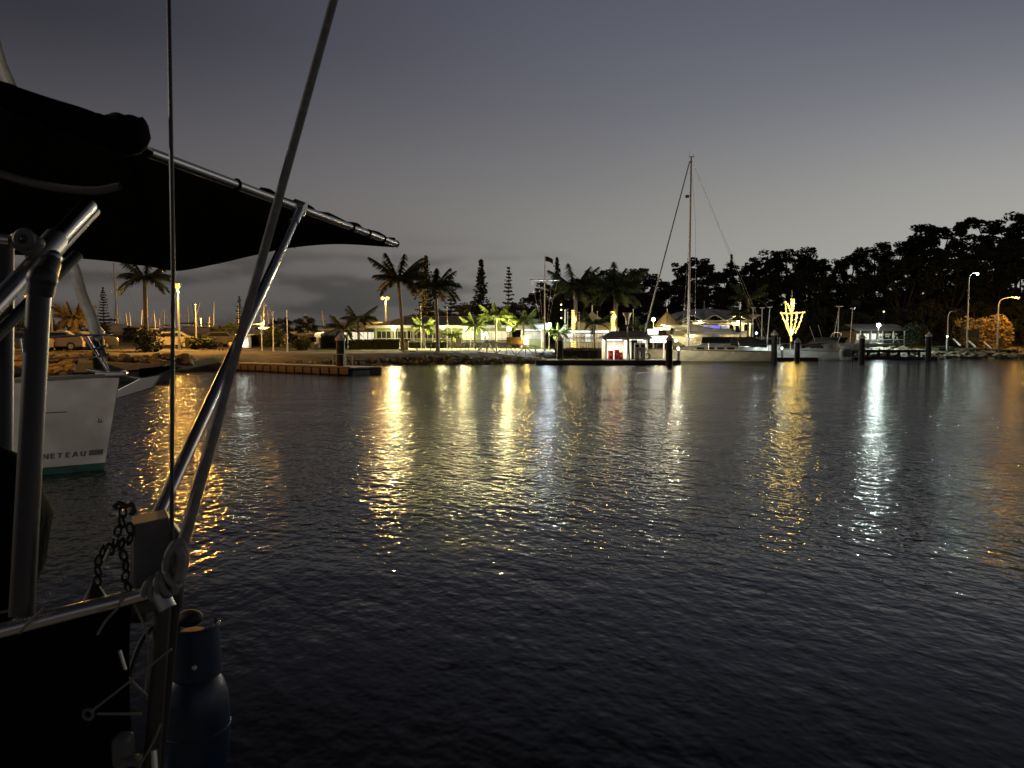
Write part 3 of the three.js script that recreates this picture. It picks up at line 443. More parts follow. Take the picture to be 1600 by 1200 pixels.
{ const p = at(858, 508, 79), g = ground(858, 79), t = thing('flood_lamp', 'cool white flood lamp on a pole by the shelter', 'lamp', g); add(t, 'pole', bar(V(0, -0.2, 0), V(0, p.y - g.y - 0.2, 0), 0.05), M.pole); add(t, 'arm', bar(V(0, p.y - g.y - 0.2, 0), V(0, p.y - g.y, 0.14), 0.03), M.darkMetal); flood(t, 0, p.y - g.y, 0.28, COOL, 900, 12, 0.22, 30); }
// ---------------------------------------------------------------- street lamps
function roadLamp(px, headPy, d, color, power, o) { const { label, arm = 0, group = 'road lamps', double = false, r = 0.18, mast = M.pole } = o; const g = ground(px, d), h = Y(headPy, d) - g.y, t = thing('street_lamp', label, 'street lamp', g, 0, group);
  add(t, 'pole', bar(V(0, -0.3, 0), V(0, h + (arm ? -0.8 : 0.1), 0), 0.11, 0.06, 10), mast); add(t, 'base_flange', cyl(0.2, 0.2, 0.06, 0, 0.03, 0), M.darkMetal);
  if (arm) { add(t, 'arm', tube([V(0, h - 0.8, 0), V(arm * 0.1, h - 0.25, 0), V(arm * 0.45, h + 0.08, 0), V(arm, h + 0.12, 0)], 0.05, 18, 8), mast); }
  const heads = double ? [-0.42, 0.32] : [arm]; heads.forEach((x, i) => { const hd = add(t, 'lamp_head', rbox(0.5, 0.12, 0.3, 0.04, x, h + 0.16, 0), M.darkMetal); if (power) { const q = double && !i ? power * 0.4 : power; if (color === SODIUM) glow(t, x, h - 0.02, 0.1, color, q, r, 2.3); else flood(t, x, h - 0.02, 0.1, color, q, q * 0.12, r, 24, 1.2); } }); if (double) add(t, 'cross_arm', bar(V(-0.5, h + 0.1, 0), V(0.45, h + 0.1, 0), 0.04), mast); return t; }
roadLamp(280, 447, 63, SODIUM, 900, { label: 'big orange sodium lamp over the boat yard', r: 0.22, group: 'sodium lamps' });
roadLamp(603, 466, 104, SODIUM, 420, { label: 'twin headed orange lamp above the club house roof', double: true, r: 0.22, group: 'sodium lamps' });
roadLamp(1511, 428, 95, LED, 150, { label: 'tall pale street lamp with short arm on the right bank', arm: 0.95, r: 0.13 });
roadLamp(1558, 466, 94.5, SODIUM, 230, { label: 'street lamp with long arm beside the orange bush', arm: 2.35, r: 0.12, group: 'sodium lamps' });
roadLamp(1480, 488, 97, LED, 0, { label: 'unlit curved lamp post left of the orange bush', arm: 0.7 });
roadLamp(315, 498, 172, SODIUM, 1800, { label: 'far orange lamp low among the laid up yachts', r: 0.22, group: 'sodium lamps' });
roadLamp(410, 505, 150, SODIUM, 900, { label: 'far orange lamp right of the slanting strut', r: 0.2, group: 'sodium lamps' });
roadLamp(-75, 340, 40, SODIUM, 420, { label: 'orange lamp on the near left bank, outside the picture', r: 0.2, group: 'sodium lamps' });
roadLamp(45, 464, 72, SODIUM, 200, { label: 'orange lamp at far left behind the canopy posts', r: 0.16, group: 'sodium lamps' });
roadLamp(82, 463, 84, COOL, 60, { label: 'small white lamp just right of the thick canopy post', r: 0.12 });
{ const g = ground(1480, 90), h = Y(534, 90) - g.y + 0.5, t = thing('bollard_light', 'short white bollard light on the right bank', 'bollard', g); add(t, 'post', cyl(0.09, 0.1, h, 0, h / 2, 0), M.white); add(t, 'cap', new THREE.ConeGeometry(0.13, 0.15, 12).translate(0, h + 0.3, 0), M.darkMetal); glow(t, 0, h + 0.12, 0, LED, 10, 0.1, 5); }
{ const g = ground(1372, 93), p = at(1372, 508, 93), t = thing('flood_lamp', 'harsh white lamp in front of the lit boat shed', 'lamp', g), h = p.y - g.y; add(t, 'pole', bar(V(0, -0.2, 0), V(0, h - 0.1, 0), 0.06), M.pole); add(t, 'lamp_head', rbox(0.5, 0.1, 0.3, 0.03, 0, h + 0.24, 0), M.darkMetal); flood(t, 0, h, 0.05, LED, 560, 25, 0.22, 30); }
// ---------------------------------------------------------------- marquee, terrace and wrapped palm trunks
{
  const D = 85, t = thing('marquee', 'white peaked marquee tent between the wrapped palms', 'tent', V(X(925, D), 1.25, -D)), e = Y(514, D) - 1.25, pk = Y(487, D) - 1.25, W = 2.6, rows = [];
  for (let i = 0; i <= 12; i++) { const u = i / 12, r = [], rad = W * Math.pow(1 - u, 1.25) + 0.06; for (let j = 0; j <= 32; j++) { const a = j / 32 * 4, k = Math.floor(a) % 4, f = a - Math.floor(a), cs = [[1, 1], [-1, 1], [-1, -1], [1, -1]], p = cs[k], q = cs[(k + 1) % 4]; const sag = 1 - 0.06 * Math.sin(f * Math.PI) * (1 - u); r.push(V(lerp(p[0], q[0], f) * rad * sag, lerp(e, pk, Math.pow(u, 0.95)), lerp(p[1], q[1], f) * rad * sag)); } rows.push(r); }
  add(t, 'tent_roof', sheet(rows), M.tent); add(t, 'finial', bar(V(0, pk - 0.2, 0), V(0, pk + 0.75, 0), 0.07, 0.05), M.pole);
  for (const [x, z] of [[1, 1], [-1, 1], [-1, -1], [1, -1]]) add(t, 'tent_pole', bar(V(x * (W - 0.1), 0, z * (W - 0.1)), V(x * (W - 0.1), e, z * (W - 0.1)), 0.05), M.pole);
  add(t, 'valance', [box(2 * W, 0.28, 0.03, 0, e - 0.14, W), box(0.03, 0.28, 2 * W, W, e - 0.14, 0), box(0.03, 0.28, 2 * W, -W, e - 0.14, 0)], M.tent);
}
{
  const D = 81.5, x0 = X(876, D), x1 = X(952, D), w = x1 - x0, c = (x0 + x1) / 2, g0 = 1.2, t = thing('cafe_terrace', 'bright glazed cafe terrace under the marquee', 'terrace', V(c, g0, -D)), h = Y(521, D) - g0;
  add(t, 'fascia', [box(w, 0.24, 0.12, 0, h + 0.12, 0)], M.white); add(t, 'strip_light', box(w - 0.1, 0.16, 0.04, 0, h + 0.2, 0.085), lampMat(COOL, 1.6));
  const l = new THREE.RectAreaLight(new THREE.Color().setRGB(...COOL), 3, w - 0.1, 0.16); l.position.set(0, h + 0.2, 0.12); l.rotation.y = Math.PI; l.name = 'strip_glow'; t.add(l);
  for (let i = 0; i <= 8; i++) add(t, 'post', box(0.1, h, 0.1, -w / 2 + 0.05 + i * (w - 0.1) / 8, h / 2, 0), M.white);
  add(t, 'back_wall', [box(w, h + 0.2, 0.15, 0, h / 2, -3.2)], M.wall); add(t, 'counter', rbox(w - 1.4, 1.0, 0.6, 0.03, 0, 0.5, -2.4), M.wallTan);
  for (let i = 0; i < 8; i++) { const px = -w / 2 + 0.05 + (i + 0.5) * (w - 0.1) / 8; add(t, 'blind', box((w - 0.1) / 8 - 0.12, h * 0.5, 0.02, px, h * 0.72, -0.02), i % 3 === 1 ? litCool : litDim); const sc = []; for (let k = 0; k < 5; k++) { const a = i * 1.7 + k * 1.26; sc.push(new THREE.TorusGeometry(0.09 + 0.03 * (k % 3), 0.018, 4, 12, 4.6).rotateZ(a).translate(px + 0.2 * Math.cos(a), h * 0.7 + 0.2 * Math.sin(a), 0.03)); } add(t, 'lattice', sc, M.plinth); }
  add(t, 'rail', [box(w, 0.07, 0.07, 0, 1.05, 0.3), ...Array.from({ length: 13 }, (_, i) => box(0.05, 1.05, 0.05, -w / 2 + i * w / 12, 0.52, 0.3))], M.white);
  add(t, 'floor', box(w, 0.12, 3.6, 0, 0.06, -1.4), M.timber);
  for (const px of [880, 893, 914, 938]) glow(t, X(px, D) - c, 1.35 + 0.1 * rnd(), -1.2, [1, 0.9, 0.6], 2.5, 0.11, 5, 'table_lamp');
  add(t, 'roof', box(w + 0.4, 0.1, 3.9, 0, h + 0.33, -1.7), M.tent);
}
function wrap(px, topPy, botPy, d, label) { const p = ground(px, d), y0 = Y(botPy, d), y1 = Y(topPy, d), t = thing('light_wrap', label, 'string lights', V(p.x, y0, -d), 0, 'lights wound round palm trunks'), h = y1 - y0, pts = []; const n = Math.round(h / 0.17); for (let i = 0; i <= n * 10; i++) { const a = i / 10 * 6.283; pts.push(V(Math.cos(a) * 0.27, h * i / (n * 10), Math.sin(a) * 0.27)); }
  add(t, 'light_strand', tube(pts, 0.042, n * 14, 5), lampMat(AMBER, 2)); for (const u of [0.25, 0.75]) { const l = new THREE.PointLight(new THREE.Color().setRGB(...AMBER), 8, 0, 2); l.position.set(0, h * u, 0.42); l.shadow.radius = 6; l.castShadow = true; l.name = 'strand_light'; t.add(l); } }
wrap(897, 484, 545, 82, 'golden lights wound up the palm left of the marquee'); wrap(959, 486, 524, 81, 'golden lights wound up the palm right of the marquee'); wrap(822, 524, 541, 78, 'short golden light winding at the shelter corner');
{ // white bulbs hanging left of the marquee
  const D = 84; [[877, 476], [877, 484], [877, 497]].forEach(([px, py]) => { const p = at(px, py, D), t = thing('festoon_bulb', ['upper', 'middle', 'lower'][[476, 484, 497].indexOf(py)] + ' small white bulb hanging left of a wrapped palm', 'bulb', p, 0, 'hanging bulbs'); add(t, 'cord', bar(V(0, 0.05, 0), V(0, 0.6, 0), 0.01, 0.01, 4), M.darkMetal); glow(t, 0, 0, 0, WARM, 4, 0.07, 6, 'bulb'); });
}

// ---------------------------------------------------------------- docks, piles and poles
function pile(px, topPy, waterPy, label, d0) { const p = level(px, waterPy), d = d0 || -p.z, x = X(px, d), top = Y(topPy, d), t = thing('mooring_pile', label, 'pile', V(x, 0, -d), 0, 'mooring piles'); add(t, 'shaft', cyl(0.26, 0.28, top + 2.2 - 0.45, 0, (top - 0.45 - 2.2) / 2, 0, 18), M.pile); add(t, 'cap', new THREE.ConeGeometry(0.33, 0.42, 18).translate(0, top - 0.21, 0), M.white); add(t, 'collar', cyl(0.31, 0.31, 0.1, 0, top - 0.47, 0, 18), M.white); }
pile(532, 519, 583, 'dark pile with pale cone cap at the left pontoon'); pile(1210, 515, 567, 'dark capped pile behind the yacht stern'); pile(1347, 520, 567, 'dark capped pile by the jetty and cruisers'); pile(1451, 518, 563.5, 'dark pile with round white cap at the jetty end'); pile(153, 505, 598, 'grey capped pile behind the near bow rail', 37.5); pile(875, 523, 569, 'dark pile at the left of the fuel dock');
pile(1046, 522, 571.5, 'plain dark pile at the fuel hut right corner'); pile(1246, 527, 565, 'thin capped pile under the fan of lights');
{ // left floating pontoon with timber side boards
  const a = level(336, 577), b = level(545, 586.6), L = a.distanceTo(b), t = thing('timber_pontoon', 'long timber sided floating pontoon lit orange on the left', 'pontoon', a.clone().add(b).multiplyScalar(0.5), Math.atan2(-(b.z - a.z), b.x - a.x)), n = 17, w = L / n, W = 2.6;
  for (let i = 0; i < n; i++) { const x = -L / 2 + w * (i + 0.5), dy = rnd(-0.012, 0.012); add(t, 'side_board', box(w - 0.05, 0.17, 0.06, x, 0.13 + dy, 0.02), M.timber); add(t, 'side_board', box(w - 0.05, 0.14, 0.06, x, 0.305 + dy, 0.022), M.timber); add(t, 'fender_post', box(0.07, 0.5, 0.08, x - w / 2, 0.16, 0.07), M.timberDark); add(t, 'deck_plank', box(w - 0.03, 0.05, W, x, 0.425, -W / 2 + 0.03), M.timber); }
  add(t, 'float', box(L - 0.1, 0.7, W - 0.2, 0, 0.04, -W / 2), M.pile); add(t, 'edge_beam', box(L, 0.07, 0.14, 0, 0.472, -0.03), M.timber);
}
{ const a = level(545, 586.4), b = level(577, 585.5), c = a.clone().add(b).multiplyScalar(0.5), t = thing('pontoon_end', 'grey concrete end float of the left pontoon', 'pontoon', c, Math.atan2(-(b.z - a.z), b.x - a.x)), L = a.distanceTo(b); add(t, 'float', rbox(L - 0.08, 0.75, 2.5, 0.03, 0.06, 0.06, -1.22), M.concrete); add(t, 'rubbing_strip', box(L - 0.1, 0.09, 0.05, 0.06, 0.32, 0.055), M.timberDark); }
{ const p = level(536, 584, 0.47), t = thing('pontoon_gate', 'low tube frame gate with small sign on the pontoon', 'gate', V(X(534, 46.3), 0.46, -46.3)), f = (x0, x1, h, z) => [bar(V(x0, 0, z), V(x0, h, z), 0.025), bar(V(x1, 0, z), V(x1, h, z), 0.025), bar(V(x0, h, z), V(x1, h, z), 0.025)]; add(t, 'frame', f(-0.55, 0.1, 0.75, 0), M.white); add(t, 'side_frame', f(0.1, 0.5, 0.66, -0.6), M.white); add(t, 'sign', box(0.2, 0.28, 0.015, -0.44, 0.58, 0.035), M.wallTan); }
{ // fuel dock
  const D = 65, x0 = X(838, D), x1 = X(1064, D), c = (x0 + x1) / 2, L = x1 - x0, W = 4.6, t = thing('fuel_dock', 'long dark floating fuel dock across the middle', 'dock', V(c, 0, -D)); add(t, 'float', box(L, 0.75, W, 0, -0.03, -W / 2), M.pile); const n = 24; for (let i = 0; i < n; i++) add(t, 'deck_plank', box(L / n - 0.02, 0.05, W + 0.1, -L / 2 + (i + 0.5) * L / n, 0.375, -W / 2), M.concrete); add(t, 'rubbing_strip', box(L + 0.1, 0.2, 0.08, 0, 0.24, 0.1), M.timberDark); for (let i = 0; i < 9; i++) add(t, 'cleat', [box(0.24, 0.04, 0.05, -L / 2 + 0.7 + i * (L - 1.4) / 8, 0.47, -0.25), box(0.08, 0.05, 0.05, -L / 2 + 0.7 + i * (L - 1.4) / 8, 0.425, -0.25)], M.dullSteel);
}
{ // sloping gangway truss
  const D = 66.2, A = V(X(745, D), 1.06, -D), B = V(X(852, D), 0.47, -D), t = thing('gangway', 'pale truss gangway sloping down to the fuel dock', 'gangway', A.clone()), n = 7, h = 1.0; const rel = B.clone().sub(A);
  for (const z of [0, -1.3]) { const P = (i, y) => V(rel.x * i / n, rel.y * i / n + y, z); add(t, 'bottom_chord', bar(P(0, 0), P(n, 0), 0.05, 0.05, 6), M.pole); add(t, 'top_chord', bar(P(1, h), P(n - 1, h), 0.05, 0.05, 6), M.pole); for (let i = 1; i < n; i++) { add(t, 'upright', bar(P(i, 0), P(i, h), 0.035, 0.035, 6), M.pole); } for (let i = 0; i < n; i++) { const up = i % 2 === 0; add(t, 'diagonal', bar(P(i, up ? 0 : h), P(i + 1, up ? (i + 1 === n ? 0 : h) : 0), 0.032, 0.032, 6), M.pole); } }
  add(t, 'walkway', sheet([[V(0, 0.05, 0), V(rel.x, rel.y + 0.05, 0)], [V(0, 0.05, -1.3), V(rel.x, rel.y + 0.05, -1.3)]]), M.concrete);
}
{ // quay wall behind the fuel dock
  const D = 73.2, x0 = X(868, D), x1 = X(948, D), w = x1 - x0, t = thing('quay_wall', 'dark timber quay wall below the cafe terrace', 'quay', V((x0 + x1) / 2, 0, -D)); const n = 6; for (let i = 0; i < n; i++) add(t, 'panel', rbox(w / n - 0.08, 1.15, 0.12, 0.03, -w / 2 + (i + 0.5) * w / n, 0.55, 0), M.pile); for (let i = 0; i <= n; i++) add(t, 'post', box(0.18, 1.45, 0.2, -w / 2 + i * w / n, 0.55, 0.08), M.timberDark); add(t, 'cap_beam', box(w + 0.3, 0.14, 0.7, 0, 1.25, -0.15), M.timberDark); add(t, 'fill', box(w, 1.2, 6, 0, 0.55, -3.2), M.earth);
  const r = thing('quay_railing', 'pale tube railing on the quay wall', 'railing', V((x0 + x1) / 2, 1.32, -D - 0.1)); add(r, 'top_rail', bar(V(-w / 2, 1, 0), V(w / 2, 1, 0), 0.03), M.pole); add(r, 'mid_rail', bar(V(-w / 2, 0.55, 0), V(w / 2, 0.55, 0), 0.022), M.pole); for (let i = 0; i <= 8; i++) add(r, 'stanchion', bar(V(-w / 2 + i * w / 8, 0, 0), V(-w / 2 + i * w / 8, 1, 0), 0.025), M.pole);
}
{ // fuel hut
  const D = 66, x0 = X(946, D), x1 = X(1012, D), w = x1 - x0, c = (x0 + x1) / 2, t = thing('fuel_hut', 'small lit fuel hut with dark hipped roof on the dock', 'hut', V(c, 0.4, -D)), h = Y(530, D) - 0.4, dep = 2.6;
  add(t, 'corner_post', box(0.12, h, 0.12, -w / 2 + 0.06, h / 2, 0), M.white); add(t, 'corner_post', box(0.12, h, 0.12, w / 2 - 0.06, h / 2, 0), M.white); add(t, 'corner_post', box(0.12, h, 0.12, 0.1, h / 2, 0), M.white);
  add(t, 'wall', [box(w, h, 0.1, 0, h / 2, -dep), box(0.1, h, dep - 0.15, -w / 2 + 0.05, h / 2, -dep / 2 - 0.05), box(0.1, h, dep - 0.15, w / 2 - 0.05, h / 2, -dep / 2 - 0.05), box(0.08, h, dep - 0.2, 0.1, h / 2, -dep / 2 - 0.05)], M.white);
  const lv = new Leaves(), e = h + 0.16, a = V(-w / 2 - 0.35, e, 0.45), b = V(w / 2 + 0.3, e, 0.45), d = V(w / 2 + 0.3, e, -dep - 0.4), f = V(-w / 2 - 0.35, e, -dep - 0.4), g = V(-w / 2 + 0.7, e + 0.55, -dep / 2), k = V(w / 2 - 0.2, e + 0.55, -dep / 2); lv.quad(a, b, k, g); lv.quad(d, f, g, k); lv.tri(f, a, g); lv.tri(b, d, k); lv.quad(a, f, d, b);
  add(t, 'roof', lv.geo(), M.roof); add(t, 'gutter', [box(w + 0.7, 0.14, 0.1, 0, e - 0.07, 0.46)], M.white); add(t, 'soffit_beam', box(w + 0.4, 0.14, 0.08, 0, h + 0.03, 0.12), M.timberDark);
  add(t, 'ceiling_lamp', box(1.3, 0.06, 0.5, -w / 4, h - 0.05, -1.1), lampMat([1, 0.95, 0.75], 5)); add(t, 'ceiling_lamp', box(1.1, 0.06, 0.5, w / 4 + 0.1, h - 0.05, -1.1), lampMat([1, 0.95, 0.75], 4));
  for (const [x, p] of [[-w / 4, 60], [w / 4 + 0.1, 45]]) { const l = new THREE.RectAreaLight(new THREE.Color().setRGB(1, 0.95, 0.75), p, 1.2, 0.5); l.position.set(x, h - 0.1, -1.1); l.rotation.x = -Math.PI / 2; l.name = 'ceiling_light'; t.add(l); }
  add(t, 'door_panel', box(0.5, 1.7, 0.05, 0.75, 0.86, -0.55), M.tinted);
  for (const [px, l, s] of [[957, 'red fuel drum with pale badge, left in the hut', 0.9], [967, 'red fuel drum with pale badge, centre of the hut bay', 1], [973, 'shorter red bin at the hut bay right side', 0.72]]) { const q = thing('fuel_drum', l, 'drum', V(X(px, D - 0.9 + 0.4), 0.4, -D + 0.2 - 0.9), 0, 'red drums in the fuel hut'); add(q, 'body', new THREE.LatheGeometry([[0, 0], [0.21, 0], [0.22, 0.03], [0.22, 0.3], [0.235, 0.32], [0.22, 0.34], [0.22, 0.6], [0.235, 0.62], [0.22, 0.64], [0.22, 0.84], [0.2, 0.87], [0, 0.87]].map(([r, y]) => new THREE.Vector2(r, y * s)), 18), M.red); add(q, 'badge', new THREE.CylinderGeometry(0.224, 0.224, 0.2 * s, 6, 1, true, -0.35, 0.7).translate(0, 0.48 * s, 0), M.white); }
  for (const [px, l] of [[994, 'pale fuel pump with dark screen, left of the pair'], [1003, 'pale fuel pump with hose, right of the pair']]) { const q = thing('fuel_pump', l, 'fuel pump', V(X(px, D), 0.4, -D + 0.5), 0, 'fuel pumps'); add(q, 'cabinet', rbox(0.42, 1.45, 0.4, 0.04, 0, 0.73, 0), M.cream); add(q, 'screen', box(0.3, 0.2, 0.02, 0, 1.2, 0.205), M.tinted); add(q, 'hose', tube([V(0.2, 1.1, 0.1), V(0.36, 0.7, 0.2), V(0.3, 0.25, 0.22), V(0.22, 0.8, 0.24)], 0.022, 20, 6), M.rubber); add(q, 'nozzle', rbox(0.06, 0.2, 0.08, 0.015, 0.22, 0.9, 0.22), M.rubber); }
}
{ // lit canopy joined to the right of the hut
  const D = 67.4, x0 = X(1014, D), x1 = X(1043, D), w = x1 - x0, t = thing('dock_canopy', 'small canopy with glowing white fascia beside the fuel hut', 'canopy', V((x0 + x1) / 2, 0.4, -D)), h = Y(535.5, D) - 0.4; for (const [x, z] of [[w / 2 - 0.05, 0.5], [w / 2 - 0.05, -1.4], [-w / 2 + 0.05, -1.4]]) add(t, 'post', box(0.1, h, 0.1, x, h / 2, z), M.white); add(t, 'roof', sheet([[V(-w / 2 - 0.1, h + 0.62, 0.7), V(w / 2 + 0.15, h + 0.62, 0.7)], [V(-w / 2, h + 1.0, -0.6), V(w / 2 - 0.3, h + 1.0, -0.6)], [V(-w / 2 - 0.1, h + 0.6, -1.7), V(w / 2 + 0.15, h + 0.6, -1.7)]]), M.roofTan); add(t, 'light_fascia', box(w, 0.5, 0.1, 0, h + 0.3, 0.6), lampMat([1, 0.97, 0.82], 1.5)); add(t, 'frame', [box(w + 0.1, 0.06, 0.14, 0, h + 0.03, 0.6), box(w + 0.1, 0.06, 0.14, 0, h + 0.58, 0.6)], M.white); const l = new THREE.RectAreaLight(new THREE.Color().setRGB(1, 0.97, 0.82), 8, w, 0.5); l.position.set(0, h + 0.3, 0.68); l.rotation.y = Math.PI; l.name = 'fascia_light'; t.add(l);
  for (const [px, r] of [[1028, 0], [1020, 1]]) { const q = thing('life_ring', r ? 'coiled hose hanging at the hut right corner' : 'pale hose reel standing on the dock', 'hose', V(X(px - 17, 65.6), 0.42, -65.4 - r * 0.5), 0, 'hoses on the fuel dock'); q.name = numbered('hose_reel'); add(q, 'hose_coil', [0, 1, 2].map((i) => new THREE.TorusGeometry(0.2 + i * 0.03, 0.03, 6, 20).translate(0, 0.3 + r * 0.8, 0.05 * i)), M.cord); add(q, 'stand', bar(V(0, 0, -0.05), V(0, 0.55 + r * 0.9, -0.05), 0.03), M.pole); }
}
{ const D = 67, t = thing('light_sign', 'blank glowing white sign box above the fuel hut roof', 'sign', V(X(1020, D), Y(527, D) - 0.1, -D)); add(t, 'sign_case', [box(0.95, 0.05, 0.22, 0, 0.82, 0), box(0.95, 0.05, 0.22, 0, 0.32, 0), box(0.04, 0.5, 0.22, -0.46, 0.57, 0), box(0.04, 0.5, 0.22, 0.46, 0.57, 0)], M.white); add(t, 'sign_face', box(0.88, 0.46, 0.16, 0, 0.57, 0), lampMat([1, 1, 0.95], 1.8)); add(t, 'sign_post', [bar(V(-0.35, -0.2, 0), V(-0.35, 0.3, 0), 0.03), bar(V(0.35, -0.2, 0), V(0.35, 0.3, 0), 0.03)], M.darkMetal); }
{ const D = 64.8, a = V(X(984, D), 0.4, -D), t = thing('funnel_post', 'leaning dark post with pale funnel shaped head', 'post', a), tp = Y(505, D) - 0.4; add(t, 'post', bar(V(0, 0, 0), V(-0.22, tp, 0), 0.07, 0.05), M.darkMetal); add(t, 'funnel', new THREE.LatheGeometry([[0.13, 0], [0.15, 0.35], [0.22, 0.62], [0.4, 0.95], [0.42, 0.98], [0.38, 0.98], [0.12, 0.35]].map(([r, y]) => new THREE.Vector2(r, y)), 20).translate(-0.22, tp - 0.1, 0), M.cream); }
{ // orange lit umbrella roof behind the hut
  const D = 84, t = thing('thatched_umbrella', 'orange lit conical shade roof right of the sign box', 'shade', V(X(1042, D), 1.25, -D)), e = Y(513, D) - 1.25, p = Y(489, D) - 1.25; add(t, 'shade_roof', new THREE.LatheGeometry([[1.55, e], [1.35, e + 0.3], [0.95, e + 0.8], [0.5, p - 0.35], [0.12, p], [0.02, p + 0.02]].map(([r, y]) => new THREE.Vector2(r, y)), 14), M.roofTan); for (let i = 0; i < 7; i++) { const a = i * 0.9; add(t, 'rib', tube([V(1.55 * Math.cos(a), e + 0.02, 1.55 * Math.sin(a)), V(0.97 * Math.cos(a), e + 0.83, 0.97 * Math.sin(a)), V(0.12 * Math.cos(a), p + 0.03, 0.12 * Math.sin(a))], 0.03, 10, 4), M.timber); } add(t, 'post', cyl(0.08, 0.08, p, 0, p / 2, 0), M.timber); add(t, 'finial', bar(V(0, p, 0), V(0, p + 0.5, 0), 0.04), M.pole);
  const q = at(1021, 499, 81.5), g = thing('flood_lamp', 'warm lamp shining on the conical shade roof', 'lamp', V(q.x, 1.25, q.z)); add(g, 'pole', bar(V(0, 0, 0), V(0, q.y - 1.4, 0), 0.05), M.pole); glow(g, 0, q.y - 1.25, 0, WARM, 16, 0.2, 12);
  const r = at(1034, 514, 81), s = thing('tube_lamp', 'long bright tube lamp under the conical shade roof', 'lamp', V(r.x, 1.25, r.z)); add(s, 'tube', bar(V(-0.85, r.y - 1.25, 0), V(0.85, r.y - 1.25, 0), 0.09), lampMat(WARM, 8)); add(s, 'stand', [bar(V(-0.8, 0, -0.12), V(-0.8, r.y - 1.25, -0.12), 0.03), bar(V(0.8, 0, -0.12), V(0.8, r.y - 1.25, -0.12), 0.03)], M.darkMetal); const l = new THREE.PointLight(new THREE.Color().setRGB(...WARM), 20, 0, 2); l.position.set(0, r.y - 1.25, 0.2); l.shadow.radius = 8; l.castShadow = true; l.name = 'tube_light'; s.add(l);
}
{ // restaurant with curved eaves
  const D = 96, c = X(1112, D), t = thing('restaurant', 'lit restaurant with pale hipped roof and curved eaves', 'building', V(c, 1.3, -D)), w = 10.4, e = Y(505, D) - 1.3, p = Y(481, D) - 1.3, rows = [];
  for (let i = 0; i <= 4; i++) { const u = i / 4, r = []; for (let j = 0; j <= 40; j++) { const x = lerp(-w / 2, w / 2, j / 40) * lerp(1.08, 0.3, u); const wave = 0.6 * Math.pow(Math.cos(j / 40 * Math.PI * 4), 2); r.push(V(x, lerp(e + 0.35 + wave, p, Math.pow(u, 0.8)), lerp(1.3, -4, u))); } rows.push(r); }
  add(t, 'roof', sheet(rows), M.white); add(t, 'roof_edge', tube(rows[0].map((v) => v.clone().add(V(0, 0, 0.04))), 0.07, 90, 5), M.white); add(t, 'wall', [box(w, e - 0.9, 0.2, 0, (e - 0.9) / 2, -1.6), box(w, 0.2, 0.15, 0, e - 0.05, 0)], M.wallTan); add(t, 'ceiling', box(w * 0.94, 0.06, 3, 0, e + 0.3, -0.9), M.white); for (let i = 0; i < 6; i++) add(t, 'column', cyl(0.11, 0.11, e, -w / 2 + 0.5 + i * (w - 1) / 5, e / 2, 0.3), M.white); for (let i = 0; i < 5; i++) windowIn(t, -w / 2 + 1.5 + i * (w - 3) / 4, e - 0.55, -1.45, 1.5, 0.8, 3, lampMat([1, 0.85, 0.4], 0.6)); add(t, 'mast', bar(V(0, p, -4), V(0, p + 1.1, -4), 0.03), M.pole);
  for (const px of [1092, 1151]) glow(t, X(px, D) - c, e + 0.12, 0.5, WARM, px > 1100 ? 60 : 40, 0.17, 14, 'ceiling_lamp');
  const f = thing('restaurant_deck', 'pale raised deck front below the restaurant', 'deck', V(c, 0, -D + 5)); add(f, 'deck', box(w + 2, 0.2, 4, 0, 1.35, 0), M.timber); add(f, 'rail', [box(w + 2, 0.06, 0.06, 0, 2.35, 1.9), ...Array.from({ length: 14 }, (_, i) => box(0.05, 1, 0.05, -w / 2 - 0.9 + i * (w + 1.8) / 13, 1.9, 1.9))], M.white);
}
{ // boat shed right, with lit windows, and jetty
  const D = 97, x0 = X(1336, D), x1 = X(1404, D), w = x1 - x0, c = (x0 + x1) / 2, t = thing('boat_shed', 'low boat shed with row of lit windows on the right', 'building', V(c, 1.2, -D)), e = Y(517, D) - 1.2; add(t, 'wall', [box(w, 0.9, 0.2, 0, 0.45, 0), box(w, 0.3, 0.2, 0, e - 0.15, 0), box(w, e, 0.2, 0, e / 2, -4)], M.wallTan); for (let i = 0; i < 6; i++) { windowIn(t, -w / 2 + 0.5 + i * (w - 1) / 5, 0.9 + (e - 1.2) / 2, 0, 0.72, e - 1.25, 2, [litDim, litWindow, litCool, litWindow, litDim, litWindow][i]); } add(t, 'roof', sheet([[V(-w / 2 - 0.6, e, 1.6), V(w / 2 + 0.6, e, 1.6)], [V(-w / 2 - 0.6, e + 0.9, -2), V(w / 2 + 0.6, e + 0.9, -2)], [V(-w / 2 - 0.6, e, -5), V(w / 2 + 0.6, e, -5)]]), M.roof); for (let i = 0; i < 5; i++) add(t, 'post', box(0.1, e, 0.1, -w / 2 + i * w / 4, e / 2, 1.4), M.white); add(t, 'rail', box(w, 0.08, 0.08, 0, 1, 1.4), M.white);
}
